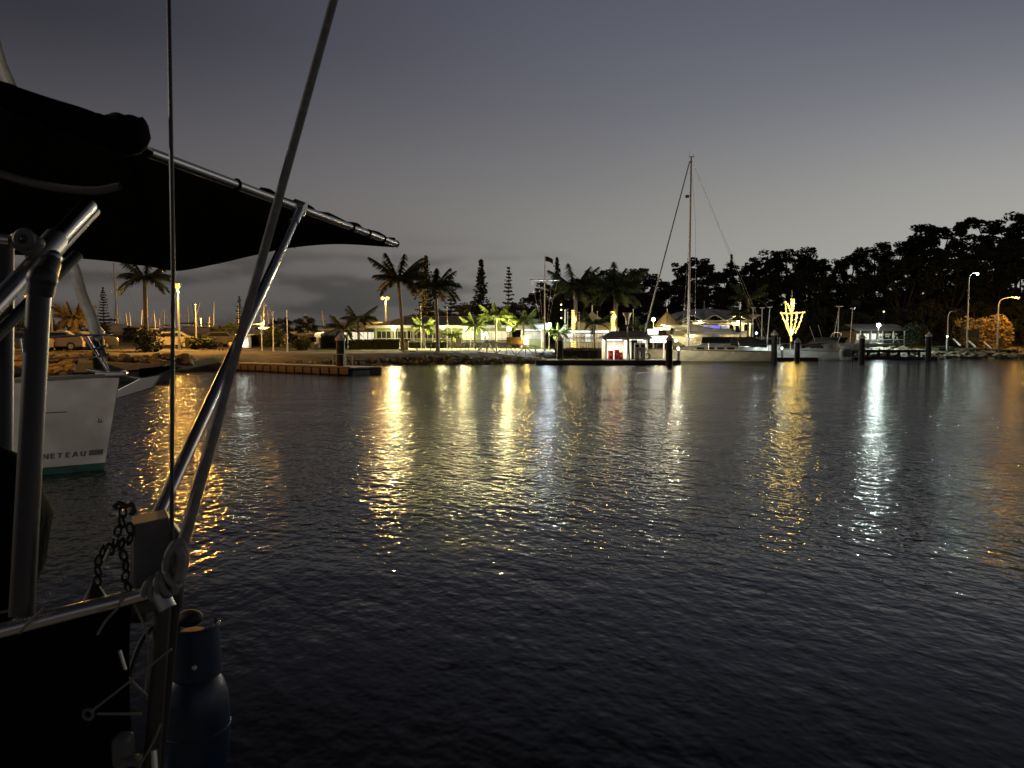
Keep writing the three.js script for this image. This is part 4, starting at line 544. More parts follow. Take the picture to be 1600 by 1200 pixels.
{
  const D = 84.5, x0 = X(1322, D), x1 = X(1456, D), w = x1 - x0, t = thing('jetty', 'dark fixed jetty with posts on the right', 'jetty', V((x0 + x1) / 2, 0, -D)); const n = 20; for (let i = 0; i < n; i++) add(t, 'deck_plank', box(w / n - 0.03, 0.07, 2.2, -w / 2 + (i + 0.5) * w / n, 1.02, -1.1), M.timber); add(t, 'beam', [box(w, 0.2, 0.12, 0, 0.88, -0.06), box(w, 0.2, 0.12, 0, 0.88, -2.1)], M.timberDark); for (let i = 0; i < 9; i++) for (const z of [-0.12, -2.1]) add(t, 'jetty_post', cyl(0.1, 0.1, 2.9, -w / 2 + 0.2 + i * (w - 0.4) / 8, -0.67, z, 10), M.timberDark); add(t, 'low_float', box(w - 0.6, 0.35, 1.6, 0, 0.1, 0.95), M.pile); for (let i = 0; i < 6; i++) add(t, 'handrail_post', bar(V(-w / 2 + 0.4 + i * 1.1, 1.05, -0.1), V(-w / 2 + 0.4 + i * 1.1, 2.0, -0.1), 0.025), M.pole); add(t, 'handrail', bar(V(-w / 2 + 0.4, 2.0, -0.1), V(-w / 2 + 5.9, 2.0, -0.1), 0.025), M.pole);
}
// flagpole with yardarm and flag, bare poles, aerials
{ const D = 74, g = ground(851, D), h = Y(399, D) - g.y, t = thing('flagpole', 'tall white flagpole with crossed yardarm', 'flagpole', g); add(t, 'pole', bar(V(0, -0.3, 0), V(0, h, 0), 0.085, 0.04), M.pole); add(t, 'yardarm', bar(V(X(828, D) - g.x, Y(437, D) - g.y, 0), V(X(873, D) - g.x, Y(438, D) - g.y, 0), 0.04), M.pole); for (const px of [830, 842, 862, 871]) add(t, 'halyard', bar(V(X(px, D) - g.x, Y(437, D) - g.y, 0), V(px < 851 ? -0.1 : 0.1, 1.6, 0), 0.008, 0.008, 4), M.wire);
  const rows = []; for (let i = 0; i <= 5; i++) { const r = []; for (let j = 0; j <= 10; j++) { const u = j / 10; r.push(V(0.06 + u * 0.72, h - 0.1 - i * 0.09 - u * u * 0.3, 0.06 * Math.sin(u * 9 + i * 0.4))); } rows.push(r); } add(t, 'flag', sheet(rows), mat([0.03, 0.035, 0.07], 0.9)); }
const poles = [[427, 488, 66, 'thin pale pole, leftmost of the trio by the slip'], [449, 486, 66, 'thin pale pole, right of the trio by the slip'], [409, 494, 66, 'thin pale pole beside the slanting strut'], [658, 478, 80, 'pale pole beside the first small lit palm'], [699, 480, 80, 'pale pole right of the second coconut palm'], [883, 484, 80, 'thick pale pole just left of the wrapped palm'], [887, 488, 86, 'thin pole right behind the thick pale pole'], [905, 488, 80, 'thin pole right of the first wrapped palm'], [954, 487, 83, 'thin pole left of the second wrapped palm'], [933, 487, 80, 'thin pole in front of the marquee'], [307, 476, 64, 'white pole right of the big orange lamp'], [989, 484, 86, 'thin dark pole behind the funnel headed post']];
poles.forEach(([px, py, d, l], i) => { const g = ground(px, d), h = Y(py, d) - g.y, t = thing('bare_pole', l, 'pole', g, 0, 'bare poles'); add(t, 'shaft', bar(V(0, -0.3, 0), V(0, h, 0), i === 5 ? 0.1 : 0.055, i === 5 ? 0.08 : 0.035), M.pole); add(t, 'truck', ball(0.07, 0, h, 0, 8, 6), M.pole); });
[[1176, 481, 86, 0, 'flat headed mast light, leftmost of three by the restaurant'], [1190, 481, 86, 0, 'flat headed mast light, middle of three by the restaurant'], [1202, 480, 84, -0.35, 'flat headed mast light, rightmost of three by the restaurant'], [1310, 479, 86, -0.15, 'flat headed aerial on braced legs over a cruiser'], [1331, 482, 87, -0.25, 'flat headed thin mast left of the boat shed']].forEach(([px, py, d, tilt, l], i) => { const g = ground(px, d), top = Y(py, d), x = g.x, y0 = Math.max(0.2, g.y), t = thing('mast_light', l, 'mast light', V(x + tilt, y0, -d), 0, 'flat headed mast lights'), h = top - y0; add(t, 'mast', bar(V(0, 0, 0), V(-tilt, h, 0), 0.06, 0.045), M.pole); if (i === 3) add(t, 'brace', bar(V(-0.75, 0, 0), V(0.15, h - 0.2, 0), 0.04), M.pole); add(t, 'disc_head', new THREE.CylinderGeometry(i === 3 ? 0.42 : 0.3, 0.2, 0.12, 16).translate(-tilt, h, 0), M.white); });
{ // fan of string lights on a lone mast
  const D = 90, g = ground(1235, D), b = V(X(1235, D), Math.max(g.y, 0.9), -D), t = thing('light_fan', 'fan shaped frame of golden string lights', 'string lights', b), P = (px, py) => V(X(px, D) - b.x, Y(py, D) - b.y, 0), m = lampMat([1, 0.66, 0.12], 1.5); add(t, 'mast', bar(V(0, -0.3, 0), P(1236, 453), 0.07, 0.03), M.pole);
  const strands = [[[1219, 489], [1226, 506], [1233, 523]], [[1225, 472], [1227, 489], [1231, 512], [1235, 523]], [[1235, 468], [1235, 500], [1235, 532]], [[1244, 489], [1241, 505], [1237, 523]], [[1253, 488], [1248, 505], [1241, 520]], [[1217, 489], [1230, 490], [1242, 489], [1255, 488]], [[1225, 472], [1230, 479], [1233, 488]], [[1234, 469], [1238, 468], [1237, 476], [1236, 486]]];
  strands.forEach((s, i) => { const c = new THREE.CatmullRomCurve3(s.map(([x, y]) => P(x, y).add(V(0, 0, 0.12 + 0.02 * i)))), geo = [new THREE.TubeGeometry(c, 24, 0.05, 5)]; const n = Math.round(c.getLength() / 0.26); for (let k = 0; k <= n; k++) { const q = c.getPointAt(k / n); geo.push(ball(rnd(0.07, 0.13), q.x + rnd(-0.07, 0.07), q.y, q.z + 0.04, 6, 5)); } add(t, 'light_strand', geo, m); });
  for (const [px, py] of [[1225, 500], [1236, 475], [1246, 500], [1236, 518]]) { const l = new THREE.PointLight(new THREE.Color().setRGB(...AMBER), 9, 0, 2); l.position.copy(P(px, py)).add(V(0, 0, 0.6)); l.shadow.radius = 12; l.castShadow = true; l.name = 'strand_light'; t.add(l); }
}
// ---------------------------------------------------------------- boats
function hullSpec(o) { const { L, B, F0, F1, draft = 0.45, rake = 0.3, stern = 0.8, full = 2.2, mid = 0.4, p = 3 } = o; const half = (t) => (B / 2) * (t < mid ? stern + (1 - stern) * Math.sin(t / mid * Math.PI / 2) : Math.max(0.012, 1 - Math.pow((t - mid) / (1 - mid), full))), sheer = (t) => lerp(F1, F0, t * t * 0.7 + t * 0.3); const pt = (t, y, side, off = 0) => { const s = clamp((sheer(t) - y) / (sheer(t) + draft)), z = half(t) * Math.sqrt(Math.max(0, 1 - Math.pow(s, p))) + off; return V(-L / 2 + L * t + rake * (y / F0) * Math.pow(t, 8) - (o.transom || 0) * (y / F1) * Math.pow(1 - t, 8), y, side * z); }; return { ...o, half, sheer, pt, draft }; }
function hullBand(h, y0, y1, off = 0, t0 = 0, t1 = 1, n = 36, m = 10, sides = [1, -1]) { const gs = []; for (const side of sides) { const rows = []; for (let i = 0; i <= n; i++) { const t = lerp(t0, t1, i / n), a = y0(t), b = y1(t), r = []; for (let j = 0; j <= m; j++) r.push(h.pt(t, lerp(a, b, j / m), side, off)); rows.push(side > 0 ? r : r.reverse()); } gs.push(sheet(rows)); } return gs; }
function hullGeo(h) { const gs = hullBand(h, () => -h.draft, (t) => h.sheer(t), 0, 0, 1, h.n || 36); const rows = []; for (let j = 0; j <= 8; j++) { const y = lerp(-h.draft, h.sheer(0), j / 8); const a = h.pt(0, y, 1), b = h.pt(0, y, -1); rows.push([a, a.clone().lerp(b, 0.5), b]); } gs.push(sheet(rows)); return gs; }
function deckGeo(h, drop = 0.05, t0 = 0, t1 = 0.995) { const rows = []; for (let i = 0; i <= 24; i++) { const t = lerp(t0, t1, i / 24), y = h.sheer(t) - drop, a = h.pt(t, h.sheer(t), 1, -0.02), b = h.pt(t, h.sheer(t), -1, 0.02); a.y = b.y = y; const c = a.clone().lerp(b, 0.5); c.y += 0.05; rows.push([a, c, b]); } return sheet(rows); }
{ // the big yacht alongside
  const D = 73, L = 12.2, h = hullSpec({ L, B: 3.7, F0: 1.35, F1: 1.05, rake: 0.55, stern: 0.72, transom: -0.25 }), t = thing('sailing_yacht', 'cream hulled sailing yacht with tall bare mast', 'sailboat', V(X(1106, D), 0, -D), Math.PI);
  add(t, 'hull', hullGeo(h), M.cream); add(t, 'boot_stripe', hullBand(h, () => 0.02, () => 0.12, 0.004), M.print); add(t, 'gunwale', [...hullBand(h, (k) => h.sheer(k) - 0.07, (k) => h.sheer(k) + 0.02, 0.03, 0, 1, 36, 1)], M.teak); add(t, 'deck', deckGeo(h), M.deck);
  const Xl = (px) => -(X(px, D) - X(1106, D)), mx = Xl(1075.5), mh = Y(245, D);
  add(t, 'cabin', [sheet([0, 1, 2, 3, 4].map((j) => { const z = [-1.1, -0.95, 0, 0.95, 1.1][j], y = [1.0, 1.5, 1.6, 1.5, 1.0][j]; return [V(-2.6, y, z), V(-1, y + 0.02, z), V(1.5, y, z * 0.85), V(3.2, lerp(1.1, y, 0.25), z * 0.6)]; }))], M.cream);
  for (let i = 0; i < 4; i++) for (const s of [-1, 1]) add(t, 'cabin_window', rbox(0.7, 0.2, 0.04, 0.018, -1.9 + i * 0.95, 1.32, s * 1.05), M.tinted);
  const mt = add(t, 'mast', bar(V(mx, 1.2, 0), V(mx - 0.05, mh, 0), 0.12, 0.08, 12), M.mast); for (const [f, s] of [[0.36, 1.5], [0.665, 1.15]]) { const y = lerp(1.2, mh, f); add(mt, 'spreader', [bar(V(mx, y, 0), V(mx - 0.25, y + 0.05, s), 0.035, 0.02, 6), bar(V(mx, y, 0), V(mx - 0.25, y + 0.05, -s), 0.035, 0.02, 6)], M.mast); } add(mt, 'masthead', [box(0.5, 0.06, 0.06, mx - 0.1, mh, 0), bar(V(mx + 0.1, mh, 0), V(mx + 0.1, mh + 0.55, 0), 0.01), bar(V(mx - 0.25, mh, 0), V(mx - 0.25, mh + 0.3, 0), 0.01)], M.darkMetal); add(mt, 'radar_dome', cyl(0.18, 0.18, 0.22, mx + 0.28, lerp(1.2, mh, 0.83) - 0.6, 0, 12), M.darkMetal);
  add(t, 'furled_headsail', [bar(V(L / 2 + 0.2, 1.7, 0), V(mx + 0.08, mh - 0.4, 0), 0.085, 0.05, 8)], M.sail); add(t, 'forestay', bar(V(L / 2 + 0.35, 1.3, 0), V(mx, mh - 0.25, 0), 0.012), M.wire);
  add(t, 'backstay', [bar(V(-L / 2 + 0.15, 1.1, 0.5), V(mx, mh - 0.1, 0), 0.012, 0.012, 4), bar(V(-L / 2 + 0.15, 1.1, -0.5), V(mx, mh - 0.1, 0), 0.012, 0.012, 4)], M.wire);
  for (const s of [-1, 1]) add(t, 'shroud', [bar(V(mx - 0.2, 1.15, s * 1.75), V(mx - 0.25, lerp(1.2, mh, 0.36), s * 1.5), 0.012, 0.012, 4), bar(V(mx - 0.25, lerp(1.2, mh, 0.36), s * 1.5), V(mx - 0.25, lerp(1.2, mh, 0.665), s * 1.15), 0.012, 0.012, 4), bar(V(mx - 0.25, lerp(1.2, mh, 0.665), s * 1.15), V(mx, mh - 0.1, 0), 0.012, 0.012, 4), bar(V(mx + 0.3, 1.15, s * 1.7), V(mx, lerp(1.2, mh, 0.62), 0), 0.01, 0.01, 4)], M.wire);
  add(t, 'boom', bar(V(mx - 0.15, Y(521, D), 0), V(Xl(1146), Y(519, D), 0), 0.09, 0.08), M.mast); const sc = []; for (let i = 0; i <= 12; i++) { const u = i / 12, r = []; for (let j = 0; j <= 10; j++) { const a = j / 10 * 6.283; r.push(V(lerp(mx - 0.1, Xl(1143), u), Y(518, D) + 0.12 + (0.16 + 0.3 * Math.pow(1 - u, 3)) * Math.sin(a) + 0.35 * Math.pow(1 - u, 3), (0.16) * Math.cos(a))); } sc.push(r); } add(t, 'sail_cover', sheet(sc), M.sail);
  const dg = []; for (let i = 0; i <= 6; i++) { const u = i / 6, r = []; for (let j = 0; j <= 10; j++) { const a = j / 10 * Math.PI; r.push(V(Xl(1148) - u * 2.6, 1.5 + (0.95 - 0.2 * Math.abs(u - 0.5) * 2) * Math.pow(Math.sin(a), 0.6) + (u > 0.8 ? -0.1 : 0), 1.35 * Math.cos(a))); } dg.push(r); } add(t, 'cockpit_hood', sheet(dg), M.sailDark); for (const u of [0, 0.5, 1]) { const r = []; for (let j = 0; j <= 10; j++) { const a = j / 10 * Math.PI; r.push(V(Xl(1148) - u * 2.6, 1.15 + 1.32 * Math.pow(Math.sin(a), 0.6), 1.4 * Math.cos(a))); } add(t, 'hood_hoop', tube(r, 0.02, 24, 6), M.steel); }
  for (const s of [-1, 1]) { for (let i = 0; i < 8; i++) { const k = 0.05 + i * 0.12, p = h.pt(k, h.sheer(k), s, -0.05); add(t, 'stanchion', bar(p, p.clone().add(V(0, 0.65, 0)), 0.015, 0.015, 5), M.steel); } const pts = [], pt2 = []; for (let i = 0; i <= 12; i++) { const k = 0.03 + i * 0.075, p = h.pt(k, h.sheer(k), s, -0.05); pts.push(p.clone().add(V(0, 0.65, 0))); pt2.push(p.clone().add(V(0, 0.33, 0))); } add(t, 'lifeline', tube(pts, 0.008, 30, 4), M.wire); add(t, 'lifeline', tube(pt2, 0.008, 30, 4), M.wire); }
  add(t, 'hull_lettering', [[0, 0.28, 0.1], [0.12, 0.2, -0.3], [0.24, 0.3, 0.2], [0.36, 0.18, -0.2], [0.46, 0.22, 0.3], [0.58, 0.16, 0], [0.68, 0.14, 0.2]].map(([x, l, a]) => box(0.045, l, 0.01, Xl(1123) - x, 0.72 + 0.02 * Math.sin(x * 20), -1.79 + 0.012 * x, 0, a)), M.print);
  add(t, 'swim_ladder', [bar(V(-L / 2 - 0.15, 0.25, 0.2), V(-L / 2 - 0.05, 1.1, 0.2), 0.02), bar(V(-L / 2 - 0.15, 0.25, -0.2), V(-L / 2 - 0.05, 1.1, -0.2), 0.02), ...[0.35, 0.6, 0.85].map((y) => bar(V(-L / 2 - 0.12, y, -0.2), V(-L / 2 - 0.12, y, 0.2), 0.015))], M.steel);
}
function cruiser(name, label, px0, px1, d, bowRight, o = {}) {
  const L = Math.abs(X(px1, d) - X(px0, d)), k = L / 10, h = hullSpec({ L, B: 3.6 * k ** 0.5, F0: (o.F0 || 1.7) * k ** 0.6, F1: (o.F1 || 1.1) * k ** 0.6, rake: 1.1 * k, stern: 0.9, full: 2.6, mid: 0.5, p: 4 }), t = thing(name, label, 'motor boat', V((X(px0, d) + X(px1, d)) / 2, 0, -d), bowRight ? 0 : Math.PI, 'motor cruisers'); add(t, 'hull', hullGeo(h), o.hull || M.gelcoat); add(t, 'rub_rail', hullBand(h, (u) => h.sheer(u) - 0.12, (u) => h.sheer(u) - 0.04, 0.02, 0, 1, 30, 1), M.print); add(t, 'deck', deckGeo(h), M.deck);
  const f = h.sheer(0.5); for (const part of o.house || []) { const [name2, x0, x1, y0, y1, hw, slantA, slantB, m] = part; const P = (x, y, z) => V(x * L, f + y, z); const lv = []; const c = [[P(x0, y0, hw), P(x1, y0, hw * 0.85)], [P(x0 + slantA, y1, hw * 0.9), P(x1 - slantB, y1, hw * 0.72)]]; const g = (z) => c.map((r) => r.map((v) => V(v.x, v.y, v.z * z))); const L1 = g(1), R1 = g(-1); lv.push(sheet(L1), sheet([R1[1], R1[0]]), sheet([[L1[1][0], L1[1][1]], [R1[1][0], R1[1][1]]]), sheet([[L1[0][0], L1[1][0]], [R1[0][0], R1[1][0]]]), sheet([[L1[1][1], L1[0][1]], [R1[1][1], R1[0][1]]])); add(t, name2, lv, m); }
  for (const [x0, x1, y0, y1, z, m] of o.windows || []) for (const s of [1, -1]) { const g = extrude([[x0 * L, f + y0], [x1 * L, f + y0], [x1 * L - 0.12, f + y1], [x0 * L + 0.1, f + y1]], 0.03, 0.008); g.translate(0, 0, s * z - 0.015); add(t, 'cabin_window', g, m || M.tinted); }
  const rail = []; for (let i = 0; i <= 8; i++) { const u = 0.45 + i * 0.068; rail.push(h.pt(u, h.sheer(u), 1, -0.06).add(V(0, 0.55, 0))); } for (let i = 8; i >= 0; i--) { const u = 0.45 + i * 0.068; rail.push(h.pt(u, h.sheer(u), -1, 0.06).add(V(0, 0.55, 0)).setZ(-Math.abs(h.pt(u, h.sheer(u), -1, -0.06).z))); } add(t, 'bow_rail', [tube(rail, 0.018, 60, 5), ...rail.filter((_, i) => i % 2 === 0).map((p) => bar(V(p.x, p.y - 0.55, p.z), p, 0.014, 0.014, 4))], M.steel); return [t, L, f];
}
const blueGlow = lampMat([0.12, 0.1, 1], 0.9);
{ const [t, L, f] = cruiser('motor_cruiser', 'large white cruiser with blue lit wheelhouse behind the yacht', 1062, 1205, 80, true, { F0: 1.7, F1: 1.2, house: [['cabin', -0.36, 0.26, 0, 1.35, 1.5, 0.2, 0.9, M.gelcoat], ['wheelhouse', -0.28, 0.2, 1.37, 2.35, 1.3, 0.15, 0.9, M.gelcoat], ['roof', -0.36, 0.09, 2.37, 2.52, 1.5, 0.1, 0.3, M.gelcoat]], windows: [[-0.3, 0.16, 0.45, 1.1, 1.43]] });
  for (const [x0, x1, m] of [[-0.27, -0.22, blueGlow], [-0.19, -0.09, blueGlow], [-0.075, -0.01, lampMat([0.35, 0.4, 1], 0.5)], [0.005, 0.055, M.tinted], [0.068, 0.115, M.tinted]]) add(t, 'wheelhouse_window', extrude([[x0 * L, f + 1.58], [x1 * L, f + 1.58], [x1 * L - 0.12, f + 2.25], [x0 * L, f + 2.25]], 0.03, 0.006).translate(0, 0, 1.29), m);
  const l = new THREE.RectAreaLight(new THREE.Color().setRGB(0.12, 0.1, 1), 0.8, 1.6, 0.55); l.position.set(-0.17 * L, f + 1.9, 1.36); l.rotation.y = Math.PI; l.name = 'wheelhouse_light'; t.add(l); add(t, 'aerial', bar(V(-0.2 * L, f + 2.5, 0), V(-0.22 * L, f + 3.6, 0), 0.015), M.pole); glow(t, 0.3 * L, f + 1.5, 1.1, COOL, 14, 0.12, 6, 'deck_lamp'); add(t, 'lamp_stem', bar(V(0.3 * L, f - 0.1, 1.1), V(0.3 * L, f + 1.42, 1.1), 0.03), M.steel); glow(t, -0.42 * L, f + 1.2, 1.3, WARM, 10, 0.1, 6, 'deck_lamp'); add(t, 'lamp_stem', bar(V(-0.42 * L, f - 0.1, 1.3), V(-0.42 * L, f + 1.12, 1.3), 0.03), M.steel); }
{ const [t, L, f] = cruiser('motor_cruiser', 'grey white cruiser with canvas cover, right of the capped pile', 1216, 1322, 82, false, { F0: 1.5, F1: 1.15, house: [['cabin', -0.42, 0.2, 0, 0.75, 1.35, 0.1, 1.6, M.gelcoat], ['canvas_cover', -0.4, 0.02, 0.72, 1.35, 1.25, 0.3, 0.5, M.tarpGrey]], windows: [[-0.1, 0.1, 0.22, 0.5, 1.3]] }); add(t, 'radar_arch', [tube([V(-0.3 * L, f + 0.7, 1.25), V(-0.36 * L, f + 1.75, 1.0), V(-0.36 * L, f + 1.85, 0), V(-0.36 * L, f + 1.75, -1.0), V(-0.3 * L, f + 0.7, -1.25)], 0.06, 30, 6)], M.gelcoat); add(t, 'outrigger', [bar(V(-0.1 * L, f + 0.9, 1), V(-0.02 * L, f + 2.6, 1.2), 0.02), bar(V(-0.22 * L, f + 0.9, 1), V(-0.15 * L, f + 2.7, 1.2), 0.02)], M.pole); }
{ const [t] = cruiser('motor_cruiser', 'small low runabout stern on beside the jetty', 1290, 1338, 84, false, { F0: 1.0, F1: 1.0, house: [['cabin', -0.3, 0.15, 0, 0.6, 0.9, 0.1, 0.8, M.gelcoat]], windows: [[-0.22, 0.02, 0.15, 0.42, 0.86]] }); }
{ const D = 79, t = thing('inflatable_dinghy', 'white inflatable dinghy tipped up at the cruiser stern', 'dinghy', V(X(1323, D), 0.75, -D)); add(t, 'tube', new THREE.TorusGeometry(0.5, 0.2, 10, 28, Math.PI * 1.25).scale(1.25, 1.1, 1).rotateZ(Math.PI * 0.4).translate(0, 0, 0), M.gelcoat); add(t, 'floor', new THREE.CircleGeometry(0.5, 20).scale(1.15, 1, 1), M.tarpGrey); add(t, 'outboard', [rbox(0.22, 0.35, 0.25, 0.05, 0.62, 0.1, 0.1), bar(V(0.62, -0.1, 0.1), V(0.62, -0.75, 0.1), 0.05)], M.rubber); }
{ // floating finger berths on the right
  const D = 77.5, x0 = X(1200, D), x1 = X(1275, D), t = thing('finger_pontoon', 'low dark finger pontoon behind the yacht stern', 'pontoon', V((x0 + x1) / 2, 0, -D)), w = x1 - x0; add(t, 'float', box(w, 0.5, 1.4, 0, 0.05, 0), M.pile); for (let i = 0; i < 10; i++) add(t, 'deck_plank', box(w / 10 - 0.02, 0.05, 1.5, -w / 2 + (i + 0.5) * w / 10, 0.33, 0), M.timberDark);
}
// yachts on the hard stand, mostly masts against the sky
const yard = { h: hullSpec({ L: 8.6, B: 2.8, F0: 1.2, F1: 0.95, rake: 0.6, stern: 0.7, draft: 0.6 }) };
yard.hull = merge(hullGeo(yard.h)); yard.deck = clean(deckGeo(yard.h)); yard.cabin = clean(sheet([0, 1, 2, 3].map((j) => { const z = [-0.85, -0.7, 0.7, 0.85][j], y = [0.95, 1.4, 1.4, 0.95][j]; return [V(-1.8, y, z), V(0.6, y, z * 0.9), V(2.0, lerp(1.05, y, 0.2), z * 0.6)]; }))); yard.cradle = ([box(0.15, 1.5, 0.15, -1.6, -0.75, 0.9), box(0.15, 1.5, 0.15, -1.6, -0.75, -0.9), box(0.15, 1.5, 0.15, 1.6, -0.75, 0.7), box(0.15, 1.5, 0.15, 1.6, -0.75, -0.7), box(0.5, 1.3, 0.1, 0, -0.9, 0)]);
const yachts = [[181, 411, 66, 0, 0.1, 'yacht whose tall bright mast rises under the canopy edge'], [185, 440, 84, 0.6, -0.2, 'yacht with grey raked mast beside the tallest one'], [197, 488, 92, 1, 0.25, 'far yacht with short leaning mast, left of the windblown palm'], [203, 488, 96, 2, 0.2, 'far yacht with short mast, second left of the windblown palm'], [223, 484, 96, 0.4, -0.2, 'yacht mast showing just left of the palm trunk'], [241, 485, 92, 1.2, 0.15, 'yacht mast showing just right of the palm trunk'], [250, 498, 104, 0, 0, 'small far yacht between palm trunk and orange lamp'], [257, 481, 90, 2.4, 0, 'yacht with thin upright mast left of the orange lamp'], [269, 474, 100, 0.5, -0.1, 'yacht mast hidden beside the orange lamp post'], [294, 478, 88, 1.6, 0.1, 'yacht with bright mast just right of the orange lamp'], [302, 473, 80, 0.3, 0.5, 'yacht with raked mast forming an inverted vee'], [313, 474, 82, 2.2, -0.9, 'yacht with mast raked right, beside the inverted vee'], [328, 495, 104, 1.1, 0, 'small far yacht right of the inverted vee'], [335, 472, 84, 0.2, -0.1, 'yacht with stayed mast midway to the strut'], [373, 474, 88, 1.4, 0, 'yacht mast peeping out behind the small tiered pine'], [414, 473, 86, 0.9, -0.15, 'yacht with stayed mast right of the slanting strut'], [420, 484, 96, 2, 0.1, 'far yacht right beside the stayed mast'], [478, 490, 104, 0.3, 0.3, 'far yacht with slack raked mast by the bushy trees'], [504, 486, 96, 1.1, 0.35, 'yacht with lit raked mast left of the club wing']];
yachts.forEach(([px, py, d0, turn, tilt, l], i) => { const d = i === 0 ? 118 : d0 * 1.75, g = ground(px, d), t = thing('yard_yacht', l, 'sailboat', V(g.x, g.y + 1.5, -d), turn, 'yachts laid up in the yard'), top = Y(py, d) - g.y - 1.5, r = i === 0 ? 0.14 : 0.15; add(t, 'hull', yard.hull, i % 3 === 1 ? M.cream : M.gelcoat); add(t, 'deck', yard.deck, M.deck); add(t, 'cabin', yard.cabin, M.gelcoat); yard.cradle.forEach((q) => add(t, 'cradle_leg', q, M.darkMetal)); const c = Math.cos(turn), s = Math.sin(turn), off = V(tilt * top * 0.3 * c, 0, tilt * top * 0.3 * s), a = V(off.x, 1.2, off.z), b = V(0, top, 0); add(t, 'mast', bar(a, b, r, r * 0.75, 8), M.mast); const m = a.clone().lerp(b, 0.55); add(t, 'spreader', bar(m.clone().add(V(0, 0, -0.7)), m.clone().add(V(0, 0, 0.7)), 0.02, 0.02, 4), M.mast); add(t, 'stays', [bar(b, V(4.4, 1.2, 0), 0.012, 0.012, 3), bar(b, V(-4.2, 1, 0), 0.012, 0.012, 3), bar(b, V(a.x, 1, 1.3), 0.012, 0.012, 3), bar(b, V(a.x, 1, -1.3), 0.012, 0.012, 3)], M.wire); add(t, 'boom_cover', bar(V(a.x - 0.1, 2.0, 0), V(a.x - 3.2, 1.95, 0), 0.14, 0.1, 8), i % 2 ? M.sail : M.sailDark); });
// small covered boats moored at the left bank
{ const D = 38, h = hullSpec({ L: 4.2, B: 1.7, F0: 0.72, F1: 0.5, rake: 0.5, stern: 0.85, draft: 0.3 }), t = thing('covered_boat', 'small moored boat under a grey ridge cover', 'boat', V(X(192, D), 0, -D), 0.2); add(t, 'hull', hullGeo(h), M.tarpGrey); add(t, 'rub_rail', hullBand(h, (u) => h.sheer(u) - 0.1, (u) => h.sheer(u) - 0.02, 0.02, 0, 1, 24, 1), M.rubber); const rows = []; for (let i = 0; i <= 14; i++) { const u = 0.02 + 0.86 * i / 14, r = []; for (let j = 0; j <= 8; j++) { const v = j / 8 * 2 - 1; const e = h.pt(u, h.sheer(u), 1, 0.04); r.push(V(e.x, h.sheer(u) - 0.12 + (1 - Math.abs(v)) * lerp(0.75, 0.25, u), e.z * v)); } rows.push(r); } add(t, 'ridge_cover', sheet(rows), M.tarpGrey); add(t, 'foredeck_cover', sheet([[V(0.9, 0.66, 0.72), V(1.6, 0.72, 0.48), V(2.45, 0.82, 0.03)], [V(0.9, 0.22, 0.74), V(1.6, 0.36, 0.52), V(2.4, 0.7, 0.06)]]), M.canvas); }
{ const D = 42, g = V(X(196, D), groundH(X(196, D), D), -D), h = hullSpec({ L: 5, B: 1.9, F0: 0.8, F1: 0.6, rake: 0.4, stern: 0.85, draft: 0.3 }), t = thing('tarped_boat', 'boat hauled out on the slip under a brown tarpaulin', 'boat', V(g.x, g.y + 0.35, -D), 0.5); add(t, 'hull', hullGeo(h), M.gelcoat); const rows = []; for (let i = 0; i <= 12; i++) { const u = 0.0 + 0.95 * i / 12, r = []; for (let j = 0; j <= 8; j++) { const v = j / 8 * 2 - 1, e = h.pt(u, h.sheer(u), 1, 0.05); r.push(V(e.x, h.sheer(u) - 0.2 + (1 - Math.abs(v)) * 0.75 + 0.03 * Math.sin(i * 2.1 + j), e.z * v)); } rows.push(r); } add(t, 'tarpaulin', sheet(rows), M.tarp); add(t, 'trailer', [box(4, 0.08, 0.08, 0, -0.25, 0.5), box(4, 0.08, 0.08, 0, -0.25, -0.5), new THREE.TorusGeometry(0.2, 0.09, 8, 16).translate(-0.6, -0.18, 0.75), new THREE.TorusGeometry(0.2, 0.09, 8, 16).translate(-0.6, -0.18, -0.75)], M.darkMetal); }
// ---------------------------------------------------------------- yard clutter: cars, huts, signs
function car(px, d, turn, paint, label) { const g = ground(px, d), t = thing('parked_car', label, 'car', g, turn, 'cars parked in the yard'); const prof = [[-2.1, 0.35], [-2.15, 0.75], [-2.0, 0.92], [-1.1, 1.0], [-0.55, 1.42], [0.9, 1.45], [1.6, 1.05], [2.05, 0.98], [2.12, 0.7], [2.1, 0.35]]; add(t, 'body', extrude(prof, 1.56, 0.06).translate(0, 0, -0.78), paint); for (const s of [1, -1]) { add(t, 'side_window', extrude([[-0.95, 1.04], [-0.5, 1.36], [0.85, 1.38], [1.35, 1.06]], 0.02).translate(0, 0, s * 0.845 - 0.01), M.tinted); } add(t, 'windscreen', sheet([[V(-1.17, 1.02, -0.65), V(-1.17, 1.02, 0.65)], [V(-0.66, 1.42, -0.6), V(-0.66, 1.42, 0.6)]]), M.tinted); for (const x of [-1.3, 1.3]) for (const z of [-0.74, 0.74]) { const w = add(t, 'wheel', new THREE.CylinderGeometry(0.32, 0.32, 0.22, 16).rotateX(Math.PI / 2).translate(x, 0.32, z), M.rubber); add(w, 'rim', new THREE.CylinderGeometry(0.19, 0.19, 0.23, 12).rotateX(Math.PI / 2).translate(x, 0.32, z), M.dullSteel); } for (const z of [-0.6, 0.6]) { add(t, 'headlight', rbox(0.08, 0.12, 0.3, 0.03, -2.2, 0.72, z), M.white); add(t, 'tail_light', rbox(0.08, 0.14, 0.22, 0.03, 2.18, 0.78, z), M.red); } }
